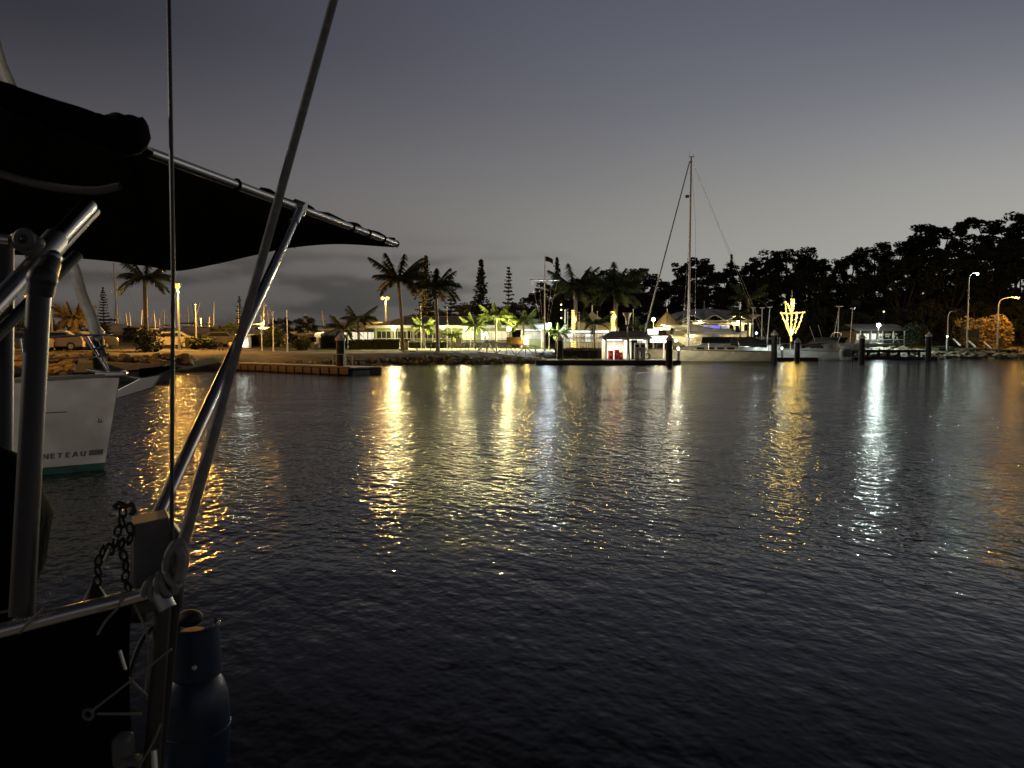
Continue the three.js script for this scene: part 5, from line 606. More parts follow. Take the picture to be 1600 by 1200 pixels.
car(88, 60, 0.2, M.carWhite, 'white car parked left of the lit date palm'); car(112, 61, 0.1, M.carPaint, 'grey car parked below the lit date palm'); car(140, 66, 0.4, M.carDark, 'dark car parked behind the grey capped pile'); car(30, 58, 0.15, M.carPaint, 'grey car parked at the far left behind the posts'); car(266, 70, 0.3, M.carWhite, 'white car parked near the big orange lamp'); car(340, 74, 0.2, M.carDark, 'dark car parked right of the pale pole'); 
function hut(px0, px1, topPy, d, m, label, lights) { const a = X(px0, d), b = X(px1, d), w = b - a, g = groundH((a + b) / 2, d), t = thing('yard_hut', label, 'hut', V((a + b) / 2, g, -d), 0, 'yard huts'), h = Y(topPy, d) - g; add(t, 'wall', [box(w, h, 2.6, 0, h / 2, -1.3)], m); add(t, 'roof', [box(w + 0.5, 0.12, 3.3, 0, h + 0.06, -1.2, 0, 0, 0.05)], M.roof); add(t, 'door', box(0.8, Math.min(1.9, h - 0.2), 0.05, -w * 0.2, Math.min(1.9, h - 0.2) / 2, 0.027), M.plinth); add(t, 'window', box(0.7, 0.5, 0.05, w * 0.25, h * 0.62, 0.027), M.glass); (lights || []).forEach(([px, py, p]) => glow(t, X(px, d) - (a + b) / 2, Y(py, d) - g, 0.25, LED, p, 0.13, 10)); }
hut(345, 378, 524, 75, M.wallTan, 'tan hut with two small white lamps behind the strut', [[350, 529, 5], [361, 531, 4]]);
hut(483, 491, 521, 76, M.timber, 'narrow timber hut glowing orange beside the hedge'); hut(466, 492, 522, 86, M.wallTan, 'low flat roofed hut catching orange light behind it'); hut(245, 275, 529, 84, M.white, 'long pale shed beyond the yard near the orange lamp'); hut(398, 436, 523, 90, M.roofTan, 'low orange lit shed behind the pale poles');
{ const g = ground(383, 72), t = thing('lit_door_kiosk', 'white lit kiosk door beside the slanting strut', 'kiosk', g), h = Y(527, 72) - g.y; add(t, 'kiosk_body', rbox(0.9, h, 0.8, 0.03, 0, h / 2, 0), M.white); add(t, 'light_panel', box(0.5, h * 0.75, 0.03, 0, h * 0.48, 0.42), lampMat(LED, 0.5)); const l = new THREE.PointLight(new THREE.Color().setRGB(...LED), 2.5, 0, 2); l.position.set(0, h * 0.5, 0.7); l.shadow.radius = 8; l.castShadow = true; l.name = 'panel_light'; t.add(l); }
function board(px, py, d, w, h, label, m) { const p = at(px, py, d), g = groundH(p.x, d), t = thing('sign_board', label, 'sign', V(p.x, g, -d), 0, 'sign boards'); add(t, 'board', rbox(w, h, 0.04, 0.01, 0, p.y - g, 0), m); for (const s of [-1, 1]) add(t, 'leg', bar(V(s * w * 0.35, -0.2, -0.05), V(s * w * 0.35, p.y - g, -0.05), 0.03), M.darkMetal); }
board(97, 519, 64, 0.8, 0.4, 'small white board left of the date palm', M.white); board(1521, 521, 94, 1.35, 0.9, 'square grey board before the orange bush', M.rockGrey); board(364, 547, 60, 0.5, 0.5, 'small pale notice at the slip', M.white); board(717, 535, 74, 0.55, 0.85, 'pale slotted cabinet on the lawn', M.white); board(345, 538, 62, 0.35, 0.4, 'dark small notice beside the slip', M.plinth); board(803, 533, 78, 1.5, 0.8, 'reddish grey board near the shelter', M.rock);
function picnic(px, d, turn, label) { const g = ground(px, d), t = thing('picnic_table', label, 'picnic table', g, turn, 'picnic tables'); for (let i = 0; i < 4; i++) add(t, 'top_plank', box(1.8, 0.045, 0.17, 0, 0.76, -0.28 + i * 0.187), M.timberDark); for (const s of [-1, 1]) { add(t, 'bench', box(1.8, 0.045, 0.26, 0, 0.45, s * 0.75), M.timberDark); add(t, 'leg', [bar(V(s * 0.65, 0, 0.7), V(s * 0.65, 0.75, 0.2), 0.04), bar(V(s * 0.65, 0, -0.7), V(s * 0.65, 0.75, -0.2), 0.04), bar(V(s * 0.65, 0.43, -0.8), V(s * 0.65, 0.43, 0.8), 0.04)], M.timberDark); } }
picnic(662, 74, 0.1, 'dark picnic table between the two coconut palms'); picnic(740, 75, -0.2, 'dark picnic table left of the gangway'); picnic(755, 78, 0.3, 'dark picnic table behind the gangway head');
{ const g = ground(634, 75.5), t = thing('waste_bin', 'pale bin beside the tallest coconut palm', 'bin', g); add(t, 'bin_body', new THREE.CylinderGeometry(0.28, 0.24, 0.85, 14).translate(0, 0.42, 0), M.wallTan); add(t, 'lid', new THREE.SphereGeometry(0.29, 14, 6, 0, 6.3, 0, 1.5).translate(0, 0.85, 0), M.plinth); }
[[1495, 535, 'left'], [1519, 538, 'middle'], [1543, 540, 'right']].forEach(([px, py, w], i) => { const d = 91 - i * 0.3, a = at(px - 5, py - 5, d + 1.2), b = at(px + 6, py + 5, d - 1), t = thing('leaning_rail', 'pale leaning bar on the right bank, ' + w + ' of three', 'bar', V(b.x, groundH(b.x, -b.z), b.z), 0, 'leaning bars'); addW(t, 'bar', bar(a, b, 0.09, 0.09, 6), M.pole); });
[[1375, 438, 140, 1.0, [0.9, 1, 0.95]], [1531, 428, 142, 0.9, [1, 0.6, 0.25]], [1541, 429, 142, 0.7, [1, 0.65, 0.3]], [1549, 432, 142, 0.6, [1, 0.7, 0.35]], [1102, 454, 130, 0.5, [1, 1, 0.9]], [1381, 487, 106, 0.5, [0.8, 1, 0.5]]].forEach(([px, py, d, s, c], i) => { const p = at(px, py, d), g = groundH(p.x, d), t = thing('house_light', ['white light of a house high on the dark hill', 'amber house light beside the tall street lamp head', 'second amber house light right of the street lamp', 'third amber house light right of the street lamp', 'lone pale light in the trees behind the mast', 'greenish light in the trees above the boat shed'][i], 'house light', V(p.x, g, -d), 0, 'house lights on the hill'); add(t, 'post', bar(V(0, 0, 0), V(0, p.y - g, 0), 0.04), M.darkMetal); glow(t, 0, p.y - g, 0, c, 0.8, 0.16 * s + 0.05, 1.6); });

{ const D = 65.5, t = thing('dock_pedestal', 'small lit service pedestal at the fuel dock right end', 'pedestal', V(X(1060, D), 0.4, -D)); add(t, 'pedestal_body', rbox(0.22, 0.85, 0.22, 0.03, 0, 0.42, 0), M.white); add(t, 'cap', new THREE.ConeGeometry(0.2, 0.14, 4).rotateY(0.78).translate(0, 1.17, 0), M.white); glow(t, 0, 0.98, 0, [1, 0.9, 0.6], 75, 0.12, 6); }
{ const D = 77.2, t = thing('dock_pedestal', 'small lit service pedestal on the finger pontoon', 'pedestal', V(X(1222, D), 0.35, -D)); add(t, 'pedestal_body', rbox(0.22, 0.8, 0.22, 0.03, 0, 0.4, 0), M.white); add(t, 'cap', new THREE.ConeGeometry(0.2, 0.14, 4).rotateY(0.78).translate(0, 1.12, 0), M.white); glow(t, 0, 0.94, 0, LED, 22, 0.1, 6); }
[[1056, 532, 80, 'round yellow quay lamp between the canopy and yacht mast', WARM, 16], [1068, 529, 82, 'greenish white quay lamp just left of the yacht mast', LED, 14], [758, 521, 83.5, 'small white lamp at the club house end window', COOL, 10]].forEach(([px, py, d, l, col, pw]) => { const g = ground(px, d), p = at(px, py, d), y0 = Math.max(g.y, 0.3), t = thing('quay_lamp', l, 'lamp', V(p.x, y0, -d), 0, 'low quay lamps'), h = p.y - y0; add(t, 'pole', bar(V(0, -0.3, 0), V(0, h - 0.1, 0), 0.045), M.darkMetal); add(t, 'cap', new THREE.ConeGeometry(0.2, 0.1, 14).translate(0, h + 0.2, 0), M.darkMetal); glow(t, 0, h, 0, col, pw, 0.16, 8); });

// ---------------------------------------------------------------- the white yacht whose bow lies to the left
const font = await new FontLoader().loadAsync('fonts/droid/droid_sans_bold.typeface.json');
{
  const L = 10.6, h = hullSpec({ L, B: 3.5, F0: 1.47, F1: 1.15, rake: 0.26, stern: 0.86, full: 1.75, mid: 0.42, p: 3.4, draft: 0.5, n: 180 }), turn = 0.26, bow = level(163, 734), t = thing('moored_yacht', 'white yacht bow with furled headsail, moored at the left', 'sailboat', V(bow.x - Math.cos(turn) * L / 2, 0, bow.z + Math.sin(turn) * L / 2), turn);
  add(t, 'hull', hullGeo(h), M.gelcoat); add(t, 'boot_stripe', hullBand(h, () => -0.06, () => 0.115, 0.004, 0, 1, 180), M.teal); add(t, 'toe_rail', hullBand(h, (k) => h.sheer(k) - 0.015, (k) => h.sheer(k) + 0.035, 0.012, 0, 1, 40, 1), M.trim); add(t, 'deck', deckGeo(h, 0.02), M.deck);
  const wrapOn = (geo, s0, y0) => { const p = geo.attributes.position; for (let i = 0; i < p.count; i++) { const k = 1 - (s0 - p.getX(i)) / L, q = h.pt(k, y0 + p.getY(i), 1, 0.003 + Math.max(0, p.getZ(i))); p.setXYZ(i, q.x, q.y, q.z); } geo.computeVertexNormals(); return geo; };
  const text = (str, s0, y0, size, stretch) => { const g = new TextGeometry(str, { font, size, depth: 0.004, curveSegments: 5 }); g.scale(stretch, 1, 1); return wrapOn(g, s0, y0); };
  [...'BENETEAU'].forEach((ch, i) => add(t, 'hull_lettering', text(ch, 0.965 - i * 0.0895, 0.245, 0.078, 1.05), M.print));
  add(t, 'maker_badge', wrapOn(new THREE.BoxGeometry(0.17, 0.078, 0.004, 8, 1, 1).translate(0.085, 0.041, 0.002), 0.225, 0.247), M.print);
  add(t, 'hull_lettering', text('3', 1.02, 0.86, 0.13, 1.1), M.print); add(t, 'hull_stripe', wrapOn(new THREE.BoxGeometry(0.24, 0.014, 0.003, 8, 1, 1).translate(0.12, 0, 0.001), 0.78, 0.94), M.print); add(t, 'hull_stripe', wrapOn(new THREE.BoxGeometry(0.75, 0.014, 0.003, 10, 1, 1).translate(0.38, 0, 0.001), 1.95, 0.9), M.print);
  const q = h.pt(0.985, 0.78, 1, 0.005); add(t, 'skin_fitting', new THREE.TorusGeometry(0.022, 0.009, 8, 16).rotateY(0.35).translate(q.x, q.y, q.z), M.steel);
  const rim = (k, up, s) => h.pt(k, h.sheer(k), s, -0.04).add(V(0, up, 0));
  const top = [rim(0.80, 0.6, 1), rim(0.88, 0.62, 1), rim(0.955, 0.64, 1), rim(0.985, 0.64, 1).add(V(0.08, 0, 0)), rim(0.985, 0.64, -1).add(V(0.08, 0, 0)), rim(0.955, 0.64, -1), rim(0.88, 0.62, -1), rim(0.80, 0.6, -1)];
  add(t, 'pulpit_rail', tube(top, 0.0135, 60, 8), M.steel); for (const s of [1, -1]) { add(t, 'pulpit_mid_rail', tube([rim(0.82, 0.3, s), rim(0.9, 0.3, s), rim(0.975, 0.3, s)], 0.011, 20, 6), M.steel); add(t, 'pulpit_leg', bar(rim(0.80, 0, s), rim(0.83, 0.605, s), 0.0135), M.steel); add(t, 'pulpit_leg', bar(rim(0.905, 0, s), rim(0.90, 0.62, s), 0.0135), M.steel); add(t, 'pulpit_leg', bar(rim(0.99, 0, s), rim(0.962, 0.64, s), 0.0135), M.steel); for (let i = 0; i < 5; i++) add(t, 'stanchion', bar(rim(0.68 - i * 0.14, 0, s), rim(0.68 - i * 0.14, 0.6, s), 0.0125), M.steel); add(t, 'lifeline', tube([rim(0.8, 0.6, s), rim(0.6, 0.585, s), rim(0.4, 0.58, s), rim(0.1, 0.58, s)], 0.004, 30, 5), M.wire); add(t, 'lifeline', tube([rim(0.8, 0.3, s), rim(0.6, 0.29, s), rim(0.4, 0.29, s), rim(0.1, 0.29, s)], 0.004, 30, 5), M.wire); }
  const st = V(L / 2 + 0.12, 1.5, 0), mastTop = V(st.x - 3.65, 14.2, 0), dir = mastTop.clone().sub(st); add(t, 'forestay', bar(st, mastTop, 0.006), M.wire); add(t, 'furling_drum', [cyl(0.09, 0.09, 0.03, 0, 0, 0), cyl(0.09, 0.09, 0.03, 0, 0.13, 0), cyl(0.045, 0.045, 0.14, 0, 0.065, 0)].map((g) => g.applyQuaternion(new THREE.Quaternion().setFromUnitVectors(V(0, 1, 0), dir.clone().normalize())).translate(...st.clone().addScaledVector(dir, 0.022).toArray())), M.darkMetal);
  { const c = [], r = []; for (let i = 0; i <= 60; i++) { const u = 0.04 + 0.93 * i / 60; c.push(st.clone().addScaledVector(dir, u)); } const g = new THREE.TubeGeometry(new THREE.CatmullRomCurve3(c), 220, 1, 12), p = g.attributes.position; const ax = dir.clone().normalize(); for (let i = 0; i < p.count; i++) { const ring = Math.floor(i / 13), u = ring / 220, v = V(p.getX(i), p.getY(i), p.getZ(i)), base = new THREE.CatmullRomCurve3(c.slice(0, 2)); const along = v.clone().sub(st).dot(ax), ctr = st.clone().addScaledVector(ax, along), d = v.sub(ctr).normalize(), rad = lerp(0.085, 0.06, u) * (1 + 0.12 * Math.sin(ring * 0.5 + (i % 13) * 0.52)) * smooth(0, 0.02, u + 0.008); p.setXYZ(i, ctr.x + d.x * rad, ctr.y + d.y * rad, ctr.z + d.z * rad); } g.computeVertexNormals(); add(t, 'furled_headsail', g, M.sail); }
  add(t, 'mast', bar(V(mastTop.x - 0.05, 1.3, 0), mastTop, 0.1, 0.08, 12), M.mast); add(t, 'boom', bar(V(mastTop.x - 0.2, 2.5, 0), V(mastTop.x - 4.2, 2.6, 0), 0.1), M.mast);
  add(t, 'coachroof', sheet([0, 1, 2, 3, 4].map((j) => { const z = [-1.05, -0.9, 0, 0.9, 1.05][j], y = [1.2, 1.62, 1.7, 1.62, 1.2][j]; return [V(-2.4, y, z), V(-0.5, y, z), V(1.2, lerp(1.3, y, 0.8), z * 0.85), V(2.6, lerp(1.32, y, 0.12), z * 0.55)]; })), M.gelcoat);
  add(t, 'bow_roller', [rbox(0.42, 0.07, 0.16, 0.02, L / 2 + 0.14, 1.49, 0.02), cyl(0.05, 0.05, 0.12, 0, 0, 0).rotateX(Math.PI / 2).translate(L / 2 + 0.32, 1.5, 0.02)], M.dullSteel);
  const an = add(t, 'anchor', [bar(V(L / 2 - 0.2, 1.56, 0), V(L / 2 + 0.62, 1.4, 0), 0.03, 0.025), extrude([[0, 0], [0.5, 0.16], [0.62, 0.34], [0.32, 0.28], [0.02, 0.12]], 0.05, 0.012).translate(L / 2 + 0.22, 1.12, -0.025)], M.dullSteel);
  add(t, 'deck_sail_bag', [new THREE.SphereGeometry(0.5, 18, 10).scale(1.5, 0.26, 0.5).translate(L / 2 - 2.0, 1.55, 0.15), new THREE.SphereGeometry(0.28, 14, 8).scale(1.4, 0.35, 0.7).translate(L / 2 - 1.3, 1.54, 0.3)], M.sailDark); add(t, 'mooring_line', tube([rim(0.86, 0.02, 1), rim(0.82, -0.2, 1).add(V(0, 0, 0.08)), rim(0.78, -0.7, 1).add(V(0, 0, 0.3)), rim(0.74, -1.4, 1).add(V(0, 0, 0.5))], 0.014, 24, 6), M.rubber);
}
// ---------------------------------------------------------------- the boat we stand on: stern rail, canopy and rigging
const own = thing('own_sailboat', 'dark near boat with black canopy, steel frame and stern rail', 'sailboat', V(-0.9, 0.85, 0.6));
const W = (name, geos, m, l) => addW(own, name, geos, m, l);
{
  // hull and deck under the camera, out of sight below the frame
  const hs = hullSpec({ L: 10.5, B: 3.4, F0: 1.3, F1: 0.85, draft: 0.5, stern: 0.85 }); const hg = merge(hullGeo(hs)); hg.rotateY(-Math.PI / 2 + 0.02); hg.translate(-0.95, 0, 4.0); W('hull', hg, M.navy); const dk = clean(deckGeo(hs, 0.03)); dk.rotateY(-Math.PI / 2 + 0.02); dk.translate(-0.95, 0, 4.0); W('deck', dk, M.deck);
  // canopy: near edge laced to a tube, scalloped far edge
  const H = 2.42;
  const near = [at(-90, 92, 1.34), level(0, 126, 2.44), level(70, 150, 2.435), level(150, 176, 2.42), level(237, 236, H), level(330, 273, H), level(430, 312, H), level(530, 348, H), level(620, 380, H)];
  const far = [at(-110, 394, 3.3), level(-20, 394, 2.42), level(60, 398, 2.42), level(150, 404, 2.42), level(225, 413, 2.41), level(272, 421, 2.40), level(330, 412, 2.41), level(395, 397, 2.42), level(460, 384, 2.42), level(530, 379, 2.42), level(616, 384, 2.42)];
  const cn = new THREE.CatmullRomCurve3(near, false, 'centripetal'), cf = new THREE.CatmullRomCurve3(far, false, 'centripetal'), rows = [], under = [];
  for (let i = 0; i <= 10; i++) { const v = i / 10, r = [], q = []; for (let j = 0; j <= 60; j++) { const u = j / 60, p = cn.getPoint(u).lerp(cf.getPoint(u), v); p.y += 0.05 * Math.sin(Math.PI * v) * (1 - u * 0.6) + 0.006 * Math.sin(u * 46) * v * (1 - u); r.push(p); q.push(p.clone().add(V(0, -0.006, 0))); } rows.push(r); under.push(q.reverse()); }
  W('canopy', [sheet(rows), sheet(under)], M.canvas);
  for (const u of [0.2, 0.42, 0.62, 0.8]) { const s = []; for (let i = 0; i <= 10; i++) { const v = i / 10, p = cn.getPoint(u).lerp(cf.getPoint(u), v); p.y += 0.05 * Math.sin(Math.PI * v) * (1 - u * 0.6) + 0.006 * Math.sin(u * 46) * v * (1 - u) - 0.0075; s.push(p); } W('seam', tube(s, 0.0035, 30, 6), M.canvas); }
  W('canopy_hem', tube(cf.getPoints(80), 0.008, 160, 6), M.canvas);
  // bunched canvas where the near edge is rolled
  { const c = new THREE.CatmullRomCurve3([at(-90, 104, 1.33), at(0, 148, 1.42), at(80, 180, 1.5), at(160, 205, 1.55), at(212, 212, 1.57), at(236, 216, 1.58)]), g = new THREE.TubeGeometry(c, 60, 1, 16), p = g.attributes.position; for (let i = 0; i < p.count; i++) { const ring = Math.floor(i / 17), u = ring / 60, ctr = c.getPointAt(u), d = V(p.getX(i), p.getY(i), p.getZ(i)).sub(ctr), rad = (0.024 + 0.014 * smooth(0.55, 0.9, u)) * (1 + 0.12 * Math.sin(u * 37 + (i % 17)) ) * Math.sqrt(clamp((1 - u) / 0.05)) ; d.multiplyScalar(rad); p.setXYZ(i, ctr.x + d.x, ctr.y + d.y, ctr.z + d.z); } g.computeVertexNormals(); W('canvas_roll', g, M.canvas); }
  const T = (px, py) => level(px, py, H), tA = T(232, 238), tB = T(619, 381);
  W('canopy_tube', [bar(tA, tB, 0.0125, 0.0125, 14), ball(0.0125, tB.x, tB.y, tB.z, 12, 8)], M.steel); W('tube_cap', ball(0.0155, tB.x, tB.y, tB.z, 12, 8), M.cord);
  for (const u of [0.22, 0.36, 0.7, 0.8, 0.9]) { const p = tA.clone().lerp(tB, u), d = tB.clone().sub(tA).normalize(), g = new THREE.TorusGeometry(0.0145, 0.003, 6, 16); g.applyQuaternion(new THREE.Quaternion().setFromUnitVectors(V(0, 0, 1), d)); g.translate(p.x, p.y, p.z); W('lacing', g, M.canvas); }
  { const s = []; for (let i = 0; i < 26; i++) { const u = 0.3 + 0.68 * i / 25, p = tA.clone().lerp(tB, u); s.push(p.add(V(0.004 * Math.sin(i * 2.1), 0.013 + 0.004 * Math.sin(i * 1.3), 0))); } W('canvas_sleeve', tube(s, 0.006, 80, 6), M.canvas); }
  // strut from the tube down to the rail
  const sA = T(469, 325), sB = at(232, 838, 1.36); W('strut', bar(sA, sB, 0.0125, 0.0125, 16), M.steel); const sd = sB.clone().sub(sA).normalize();
  W('strut_socket', [bar(sA.clone().addScaledVector(sd, 0.01), sA.clone().addScaledVector(sd, 0.1), 0.0155, 0.0155, 14)], M.steel); W('strut_jaw', [bar(sA.clone().add(V(-0.018, 0.012, 0.005)), sA.clone().add(V(0.018, -0.002, 0.01)), 0.017, 0.017, 12), ball(0.019, sA.x, sA.y - 0.01, sA.z, 12, 8)], M.dullSteel); W('jaw_bolt', ball(0.009, sA.x + 0.006, sA.y - 0.02, sA.z + 0.016, 8, 6), M.darkMetal);
  for (const u of [0.17, 0.215, 0.235, 0.25, 0.268, 0.33, 0.345]) { const p = sA.clone().lerp(sB, u); W('water_drop', ball(0.0035, p.x + 0.0125, p.y - 0.003, p.z, 8, 6), M.drop ??= new THREE.MeshPhysicalMaterial({ transmission: 1, roughness: 0.02, ior: 1.33, thickness: 0.006 })); }
  for (const x of [-0.012, 0.004]) W('water_drop', ball(0.004, tB.x + x, tB.y - 0.016, tB.z + 0.004, 8, 6), M.drop);
  // rigging
  W('backstay', bar(at(538, -60, 1.42), at(272, 900, 1.25), 0.0078, 0.0078, 12), M.rope); W('backstay_sleeve', bar(at(345, 637, 1.3), at(286, 849, 1.26), 0.0095, 0.0095, 12), M.rope);
  W('guy_wire', [bar(at(263, -60, 1.35), at(270.5, 420, 1.3), 0.0036, 0.0036, 8), bar(at(270.5, 420, 1.3), at(268, 860, 1.27), 0.0036, 0.0036, 8)], M.steelDark ??= mat([0.035, 0.03, 0.027], 0.42));
  W('canopy_batten', tube([at(-40, 258, 1.75), at(0, 271, 1.74), at(70, 290, 1.72), at(150, 298, 1.7), at(178, 293, 1.7), at(188, 291, 1.7)], 0.009, 40, 8), M.trim);
  // frame knuckle at the left
  const kA = at(139, 320, 1.62), kB = at(-40, 512, 1.3); W('frame_tube', bar(kA, kB, 0.0165, 0.0165, 16), M.steel); W('frame_tube', bar(at(150, 329, 1.66), at(60, 428, 1.5), 0.009, 0.009, 12), M.steel);
  W('frame_clamp', [bar(at(88, 372, 1.51), at(58, 406, 1.45), 0.0215, 0.0215, 16), ball(0.014, ...at(84, 402, 1.46).toArray(), 10, 8)], M.dullSteel);
  W('frame_jaw', [rbox(0.05, 0.042, 0.03, 0.012, 0, 0, 0).rotateZ(-0.55).translate(...at(44, 380, 1.42).toArray()), new THREE.TorusGeometry(0.013, 0.008, 8, 18).translate(...at(38, 374, 1.405).toArray())], M.plastic); W('frame_jaw_bolt', ball(0.007, ...at(38, 374, 1.4).toArray(), 8, 6), M.darkMetal);
  W('short_tube', bar(at(-40, 370, 1.42), at(19, 376, 1.42), 0.0125, 0.0125, 12), M.steel);
  W('post_elbow', [ball(0.024, ...at(66, 436, 1.32).toArray(), 14, 10), bar(at(66, 436, 1.32), at(78, 412, 1.4), 0.022, 0.018, 14), bar(at(66, 436, 1.32), at(62, 462, 1.32), 0.023, 0.021, 14)], M.darkMetal);
  W('canopy_post', bar(at(61, 452, 1.32), at(34, 962, 1.22), 0.0185, 0.0185, 18), M.steelDark ??= mat([0.035, 0.03, 0.027], 0.42)); W('canopy_post', bar(at(8, 380, 1.62), at(4, 1000, 1.45), 0.0165, 0.0165, 16), M.steelDark);
  W('brace_tube', bar(at(121, 398, 1.75), at(-30, 548, 1.5), 0.0125, 0.0125, 12), M.darkMetal);
  // stern rail
  const rc = at(246, 922, 1.25); W('stern_rail', tube([at(-120, 1014, 1.12), at(0, 986, 1.17), at(120, 955, 1.21), at(205, 934, 1.24), rc], 0.0127, 60, 16), M.steel); W('rail_corner', [ball(0.0175, rc.x, rc.y, rc.z, 14, 10), bar(rc, rc.clone().add(V(0.018, -0.03, 0.006)), 0.016, 0.015, 12)], M.dullSteel);
  W('stanchion', bar(at(258, 905, 1.25), at(228, 1320, 1.2), 0.0125, 0.0125, 14), M.steelDark); W('stanchion', bar(at(276, 930, 1.3), at(236, 1320, 1.27), 0.008, 0.008, 10), M.steelDark);
  W('rail_lashing', [0, 1, 2, 3, 4].map((i) => { const g = new THREE.TorusGeometry(0.017, 0.0055, 8, 20); g.rotateY(1.2 + i * 0.12); g.rotateZ(0.2 * i - 0.3); return g.translate(...at(238 + i * 8, 918 - i * 4 + (i % 2) * 6, 1.25).toArray()); }), M.rope);
  W('lashing_knot', [tube([at(262, 880, 1.26), at(272, 850, 1.25), at(284, 870, 1.24), at(276, 905, 1.24), at(262, 900, 1.245), at(264, 866, 1.24), at(280, 845, 1.25), at(288, 880, 1.25), at(270, 925, 1.25)], 0.0075, 60, 8)], M.rope);
  // cloth laced under the rail, and its cords
  { const rows2 = []; for (let i = 0; i <= 10; i++) { const v = i / 10, r = []; for (let j = 0; j <= 20; j++) { const u = j / 20, a = at(lerp(-120, 205, u), lerp(1022, 944, u), lerp(1.12, 1.235, u)), b = at(lerp(-120, 222, u), lerp(1380, 1330, u), lerp(1.1, 1.215, u)); const p = a.lerp(b, v); p.z += 0.012 * Math.sin(u * 9 + v * 4) * v; p.x -= 0.012 * Math.sin(Math.PI * v) * u; r.push(p); } rows2.push(r); } W('weather_cloth', sheet(rows2), M.navy); }
  W('eyelet', new THREE.TorusGeometry(0.008, 0.003, 8, 16).translate(...at(138, 1116, 1.2).toArray()), M.plastic); W('lacing_cord', bar(at(142, 1112, 1.195), at(268, 1014, 1.21), 0.0021, 0.0021, 6), M.cord); W('lacing_cord', bar(at(152, 1115, 1.195), at(222, 1116, 1.2), 0.0021, 0.0021, 6), M.cord); W('lacing_cord', tube([at(252, 1130, 1.2), at(240, 1158, 1.2), at(216, 1200, 1.19)], 0.0021, 12, 6), M.cord); W('lacing_cord', tube([at(192, 918, 1.22), at(186, 946, 1.215), at(165, 970, 1.2), at(152, 992, 1.195)], 0.0023, 20, 6), M.cord); W('lacing_cord', tube([at(70, 950, 1.18), at(50, 968, 1.165), at(28, 990, 1.15)], 0.0026, 14, 6), M.cord); W('lacing_cord', tube([at(210, 945, 1.235), at(228, 985, 1.23), at(232, 1030, 1.22), at(226, 1080, 1.21)], 0.002, 16, 6), M.cord);
  W('cleat', [rbox(0.028, 0.05, 0.03, 0.008, ...at(193, 1172, 1.18).toArray()), rbox(0.03, 0.012, 0.02, 0.004, ...at(205, 1188, 1.17).toArray())], M.plastic); W('rail_hook', bar(at(187, 1016, 1.2), at(196, 1046, 1.2), 0.0032, 0.0032, 8), M.steel); W('stanchion_base_tube', bar(at(240, 1172, 1.18), at(244, 1230, 1.17), 0.0055, 0.0055, 10), M.steel);
}
{ // blue gas bottle hung outside the rail
  const p = at(306, 1226, 1.62), t = thing('gas_bottle', 'blue gas bottle hanging outside the stern rail', 'gas bottle', p), r = 0.073, y = (py) => Y(py, 1.62) - p.y, H = y(1040), prof = []; for (let i = 0; i <= 26; i++) { const u = i / 26; prof.push(new THREE.Vector2(Math.max(0.0001, r * Math.pow(Math.max(0, 1 - Math.pow(Math.abs(2 * u - 1), 3.2)), 0.42)), H * u)); }
  const body = add(t, 'cylinder', new THREE.LatheGeometry(prof, 40), M.blueBottle); add(body, 'weld_band', new THREE.TorusGeometry(r, 0.0022, 6, 40).rotateX(Math.PI / 2).translate(0, H * 0.5, 0), M.blueBottle);
  const sh = add(t, 'shroud', new THREE.CylinderGeometry(0.049, 0.053, y(976) - y(1052), 36, 1, true, -2.1, 4.7).translate(0.006, (y(976) + y(1052)) / 2, 0), M.blueBottle); add(sh, 'shroud_rim', new THREE.TorusGeometry(0.049, 0.0032, 8, 36, 4.7).rotateX(-Math.PI / 2).rotateY(2.0).translate(0.006, y(976), 0), M.blueBottle); add(t, 'valve', [cyl(0.014, 0.017, 0.06, 0, y(1020), 0), cyl(0.024, 0.024, 0.014, 0, y(990), 0, 10)], M.darkMetal); add(t, 'regulator', new THREE.SphereGeometry(0.026, 16, 10).scale(1.1, 0.7, 1).translate(-0.006, y(966), 0), M.rubber); add(t, 'hose', tube([V(-0.03, y(966), 0), V(-0.07, y(972), 0.04), V(-0.085, y(1010), 0.09), V(-0.08, y(1070), 0.14)], 0.005, 24, 8), M.rubber); add(t, 'sling', [bar(V(-r * 0.9, y(1100), 0.02), V(-0.075, y(930), 0.26), 0.004)], M.rope); add(t, 'catch', ball(0.0055, 0.024, y(1028), 0.05, 10, 8), M.white);
}
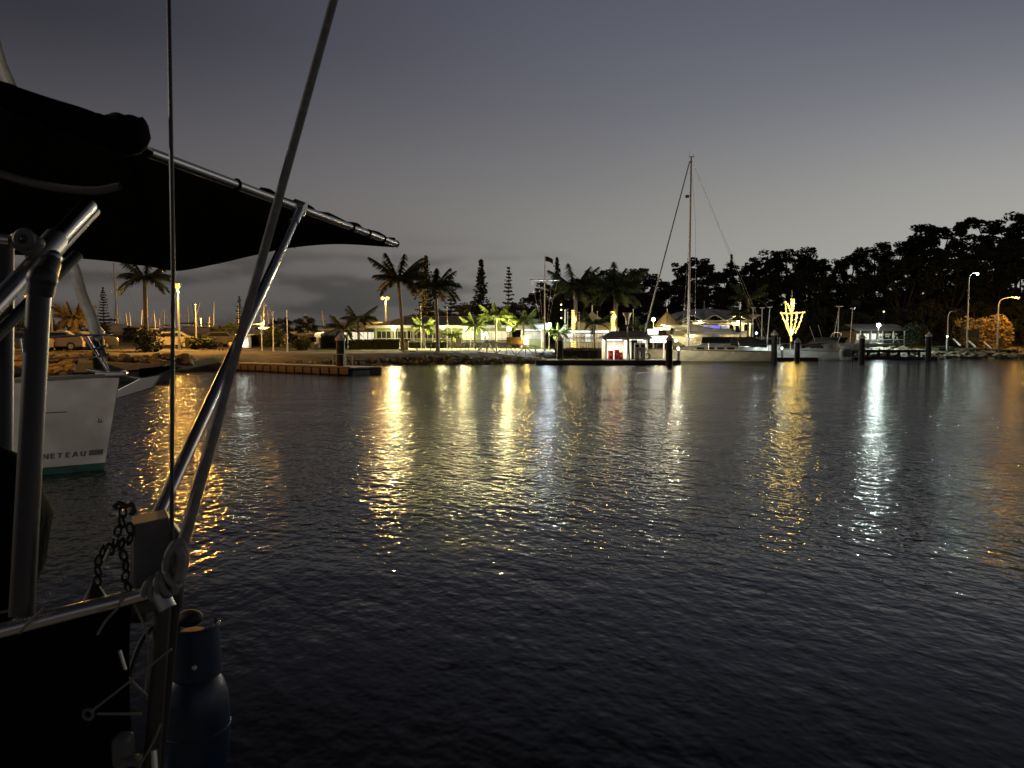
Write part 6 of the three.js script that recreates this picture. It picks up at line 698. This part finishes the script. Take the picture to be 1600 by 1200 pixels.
{ // pale block and tangle of chain at the rail
  const p = at(240, 938, 1.33), t = thing('mounting_block', 'pale chamfered mounting block on the stern rail corner', 'bracket', p), g = extrude([[-0.042, 0], [0.03, 0], [0.036, 0.112], [0.012, 0.152], [-0.036, 0.146]], 0.07, 0.004); g.rotateY(0.5); add(t, 'block', g.translate(0, 0, -0.02), M.plastic); add(t, 'clamp', rbox(0.03, 0.035, 0.05, 0.006, -0.005, -0.005, 0.03), M.darkMetal); add(t, 'bolt', ball(0.006, 0.012, 0.05, 0.052, 8, 6), M.dullSteel);
  const c = thing('rail_chain', 'dark shackles and chain hanging beside the pale block', 'chain', at(185, 800, 1.27)), pts = [[192, 800], [190, 815], [184, 830], [180, 846], [172, 858], [160, 862], [154, 876], [153, 892], [152, 908], [190, 850], [193, 868], [196, 884], [196, 900], [200, 918], [203, 826], [203, 842]]; pts.forEach(([px, py], i) => { const q = at(px, py, 1.265 + 0.004 * (i % 2)), g2 = new THREE.TorusGeometry(0.0066, 0.0026, 8, 16).scale(0.8, 1.35, 1).rotateY(i % 2 ? 1.3 : 0.2).rotateZ(0.3 * Math.sin(i * 2)); addW(c, 'link', g2.translate(q.x, q.y, q.z), M.rubber); }); addW(c, 'snap_hook', tube([at(184, 796, 1.26), at(179, 789, 1.26), at(186, 786, 1.26), at(196, 790, 1.26), at(206, 788, 1.26), at(210, 797, 1.26), at(204, 804, 1.26)], 0.0042, 40, 8), M.darkMetal); addW(c, 'pin', bar(at(178, 838, 1.255), at(184, 842, 1.255), 0.003, 0.003, 8), M.steel); addW(c, 'pin', bar(at(164, 876, 1.255), at(172, 858, 1.255), 0.0032, 0.0032, 8), M.dullSteel); addW(c, 'weight', new THREE.ConeGeometry(0.022, 0.04, 12).translate(...at(148, 922, 1.27).toArray()), M.rubber);
}
{ // covered gear behind the post
  const p = at(18, 968, 1.42), t = thing('gear_cover', 'black fabric cover bulging beside the thick canopy post', 'cover', p), prof = [[0.03, 0], [0.062, 0.03], [0.09, 0.1], [0.098, 0.15], [0.112, 0.19], [0.106, 0.215], [0.098, 0.23], [0.085, 0.27], [0.05, 0.31], [0.008, 0.33], [0, 0.33]].map(([r, y]) => new THREE.Vector2(r * 0.8, y)), g = new THREE.LatheGeometry(prof, 28), q = g.attributes.position; for (let i = 0; i < q.count; i++) { const a = Math.atan2(q.getZ(i), q.getX(i)), k = 1 + 0.05 * Math.sin(a * 5 + q.getY(i) * 30) + 0.03 * Math.sin(a * 9); q.setXYZ(i, q.getX(i) * k, q.getY(i), q.getZ(i) * k); } g.computeVertexNormals(); add(t, 'cover', g.translate(-0.02, 0, 0), M.canvas); add(t, 'drawcord', new THREE.TorusGeometry(0.055, 0.003, 6, 24).rotateX(Math.PI / 2).translate(-0.02, 0.03, 0), M.cord); add(t, 'bracket', bar(V(-0.02, -0.12, 0), V(-0.02, 0.05, 0), 0.02), M.darkMetal);
}
{ // finger dock to our left, outside the picture: its lamp lights the white bow and glints on the tubes
  const t = thing('home_dock', 'floating finger dock left of the near boat, outside the picture', 'dock', V(-10.2, 0, 9)); add(t, 'float', box(1.5, 0.7, 28, 0, 0.05, 0), M.pile); for (let i = 0; i < 28; i++) add(t, 'deck_plank', box(1.6, 0.05, 0.97, 0, 0.43, -13.5 + i), M.concrete);
  const l = thing('dock_lamp', 'warm lamp post on the finger dock, outside the picture', 'lamp', V(-9.8, 0.45, -3.2)); add(l, 'pole', bar(V(0, 0, 0), V(0, 4.3, 0), 0.05), M.pole); add(l, 'lamp_head', new THREE.ConeGeometry(0.25, 0.18, 16).translate(0, 4.66, 0), M.darkMetal); glow(l, 0, 4.45, 0, [1, 0.86, 0.66], 62, 0.14, 12);
}
renderer.render(scene, camera);
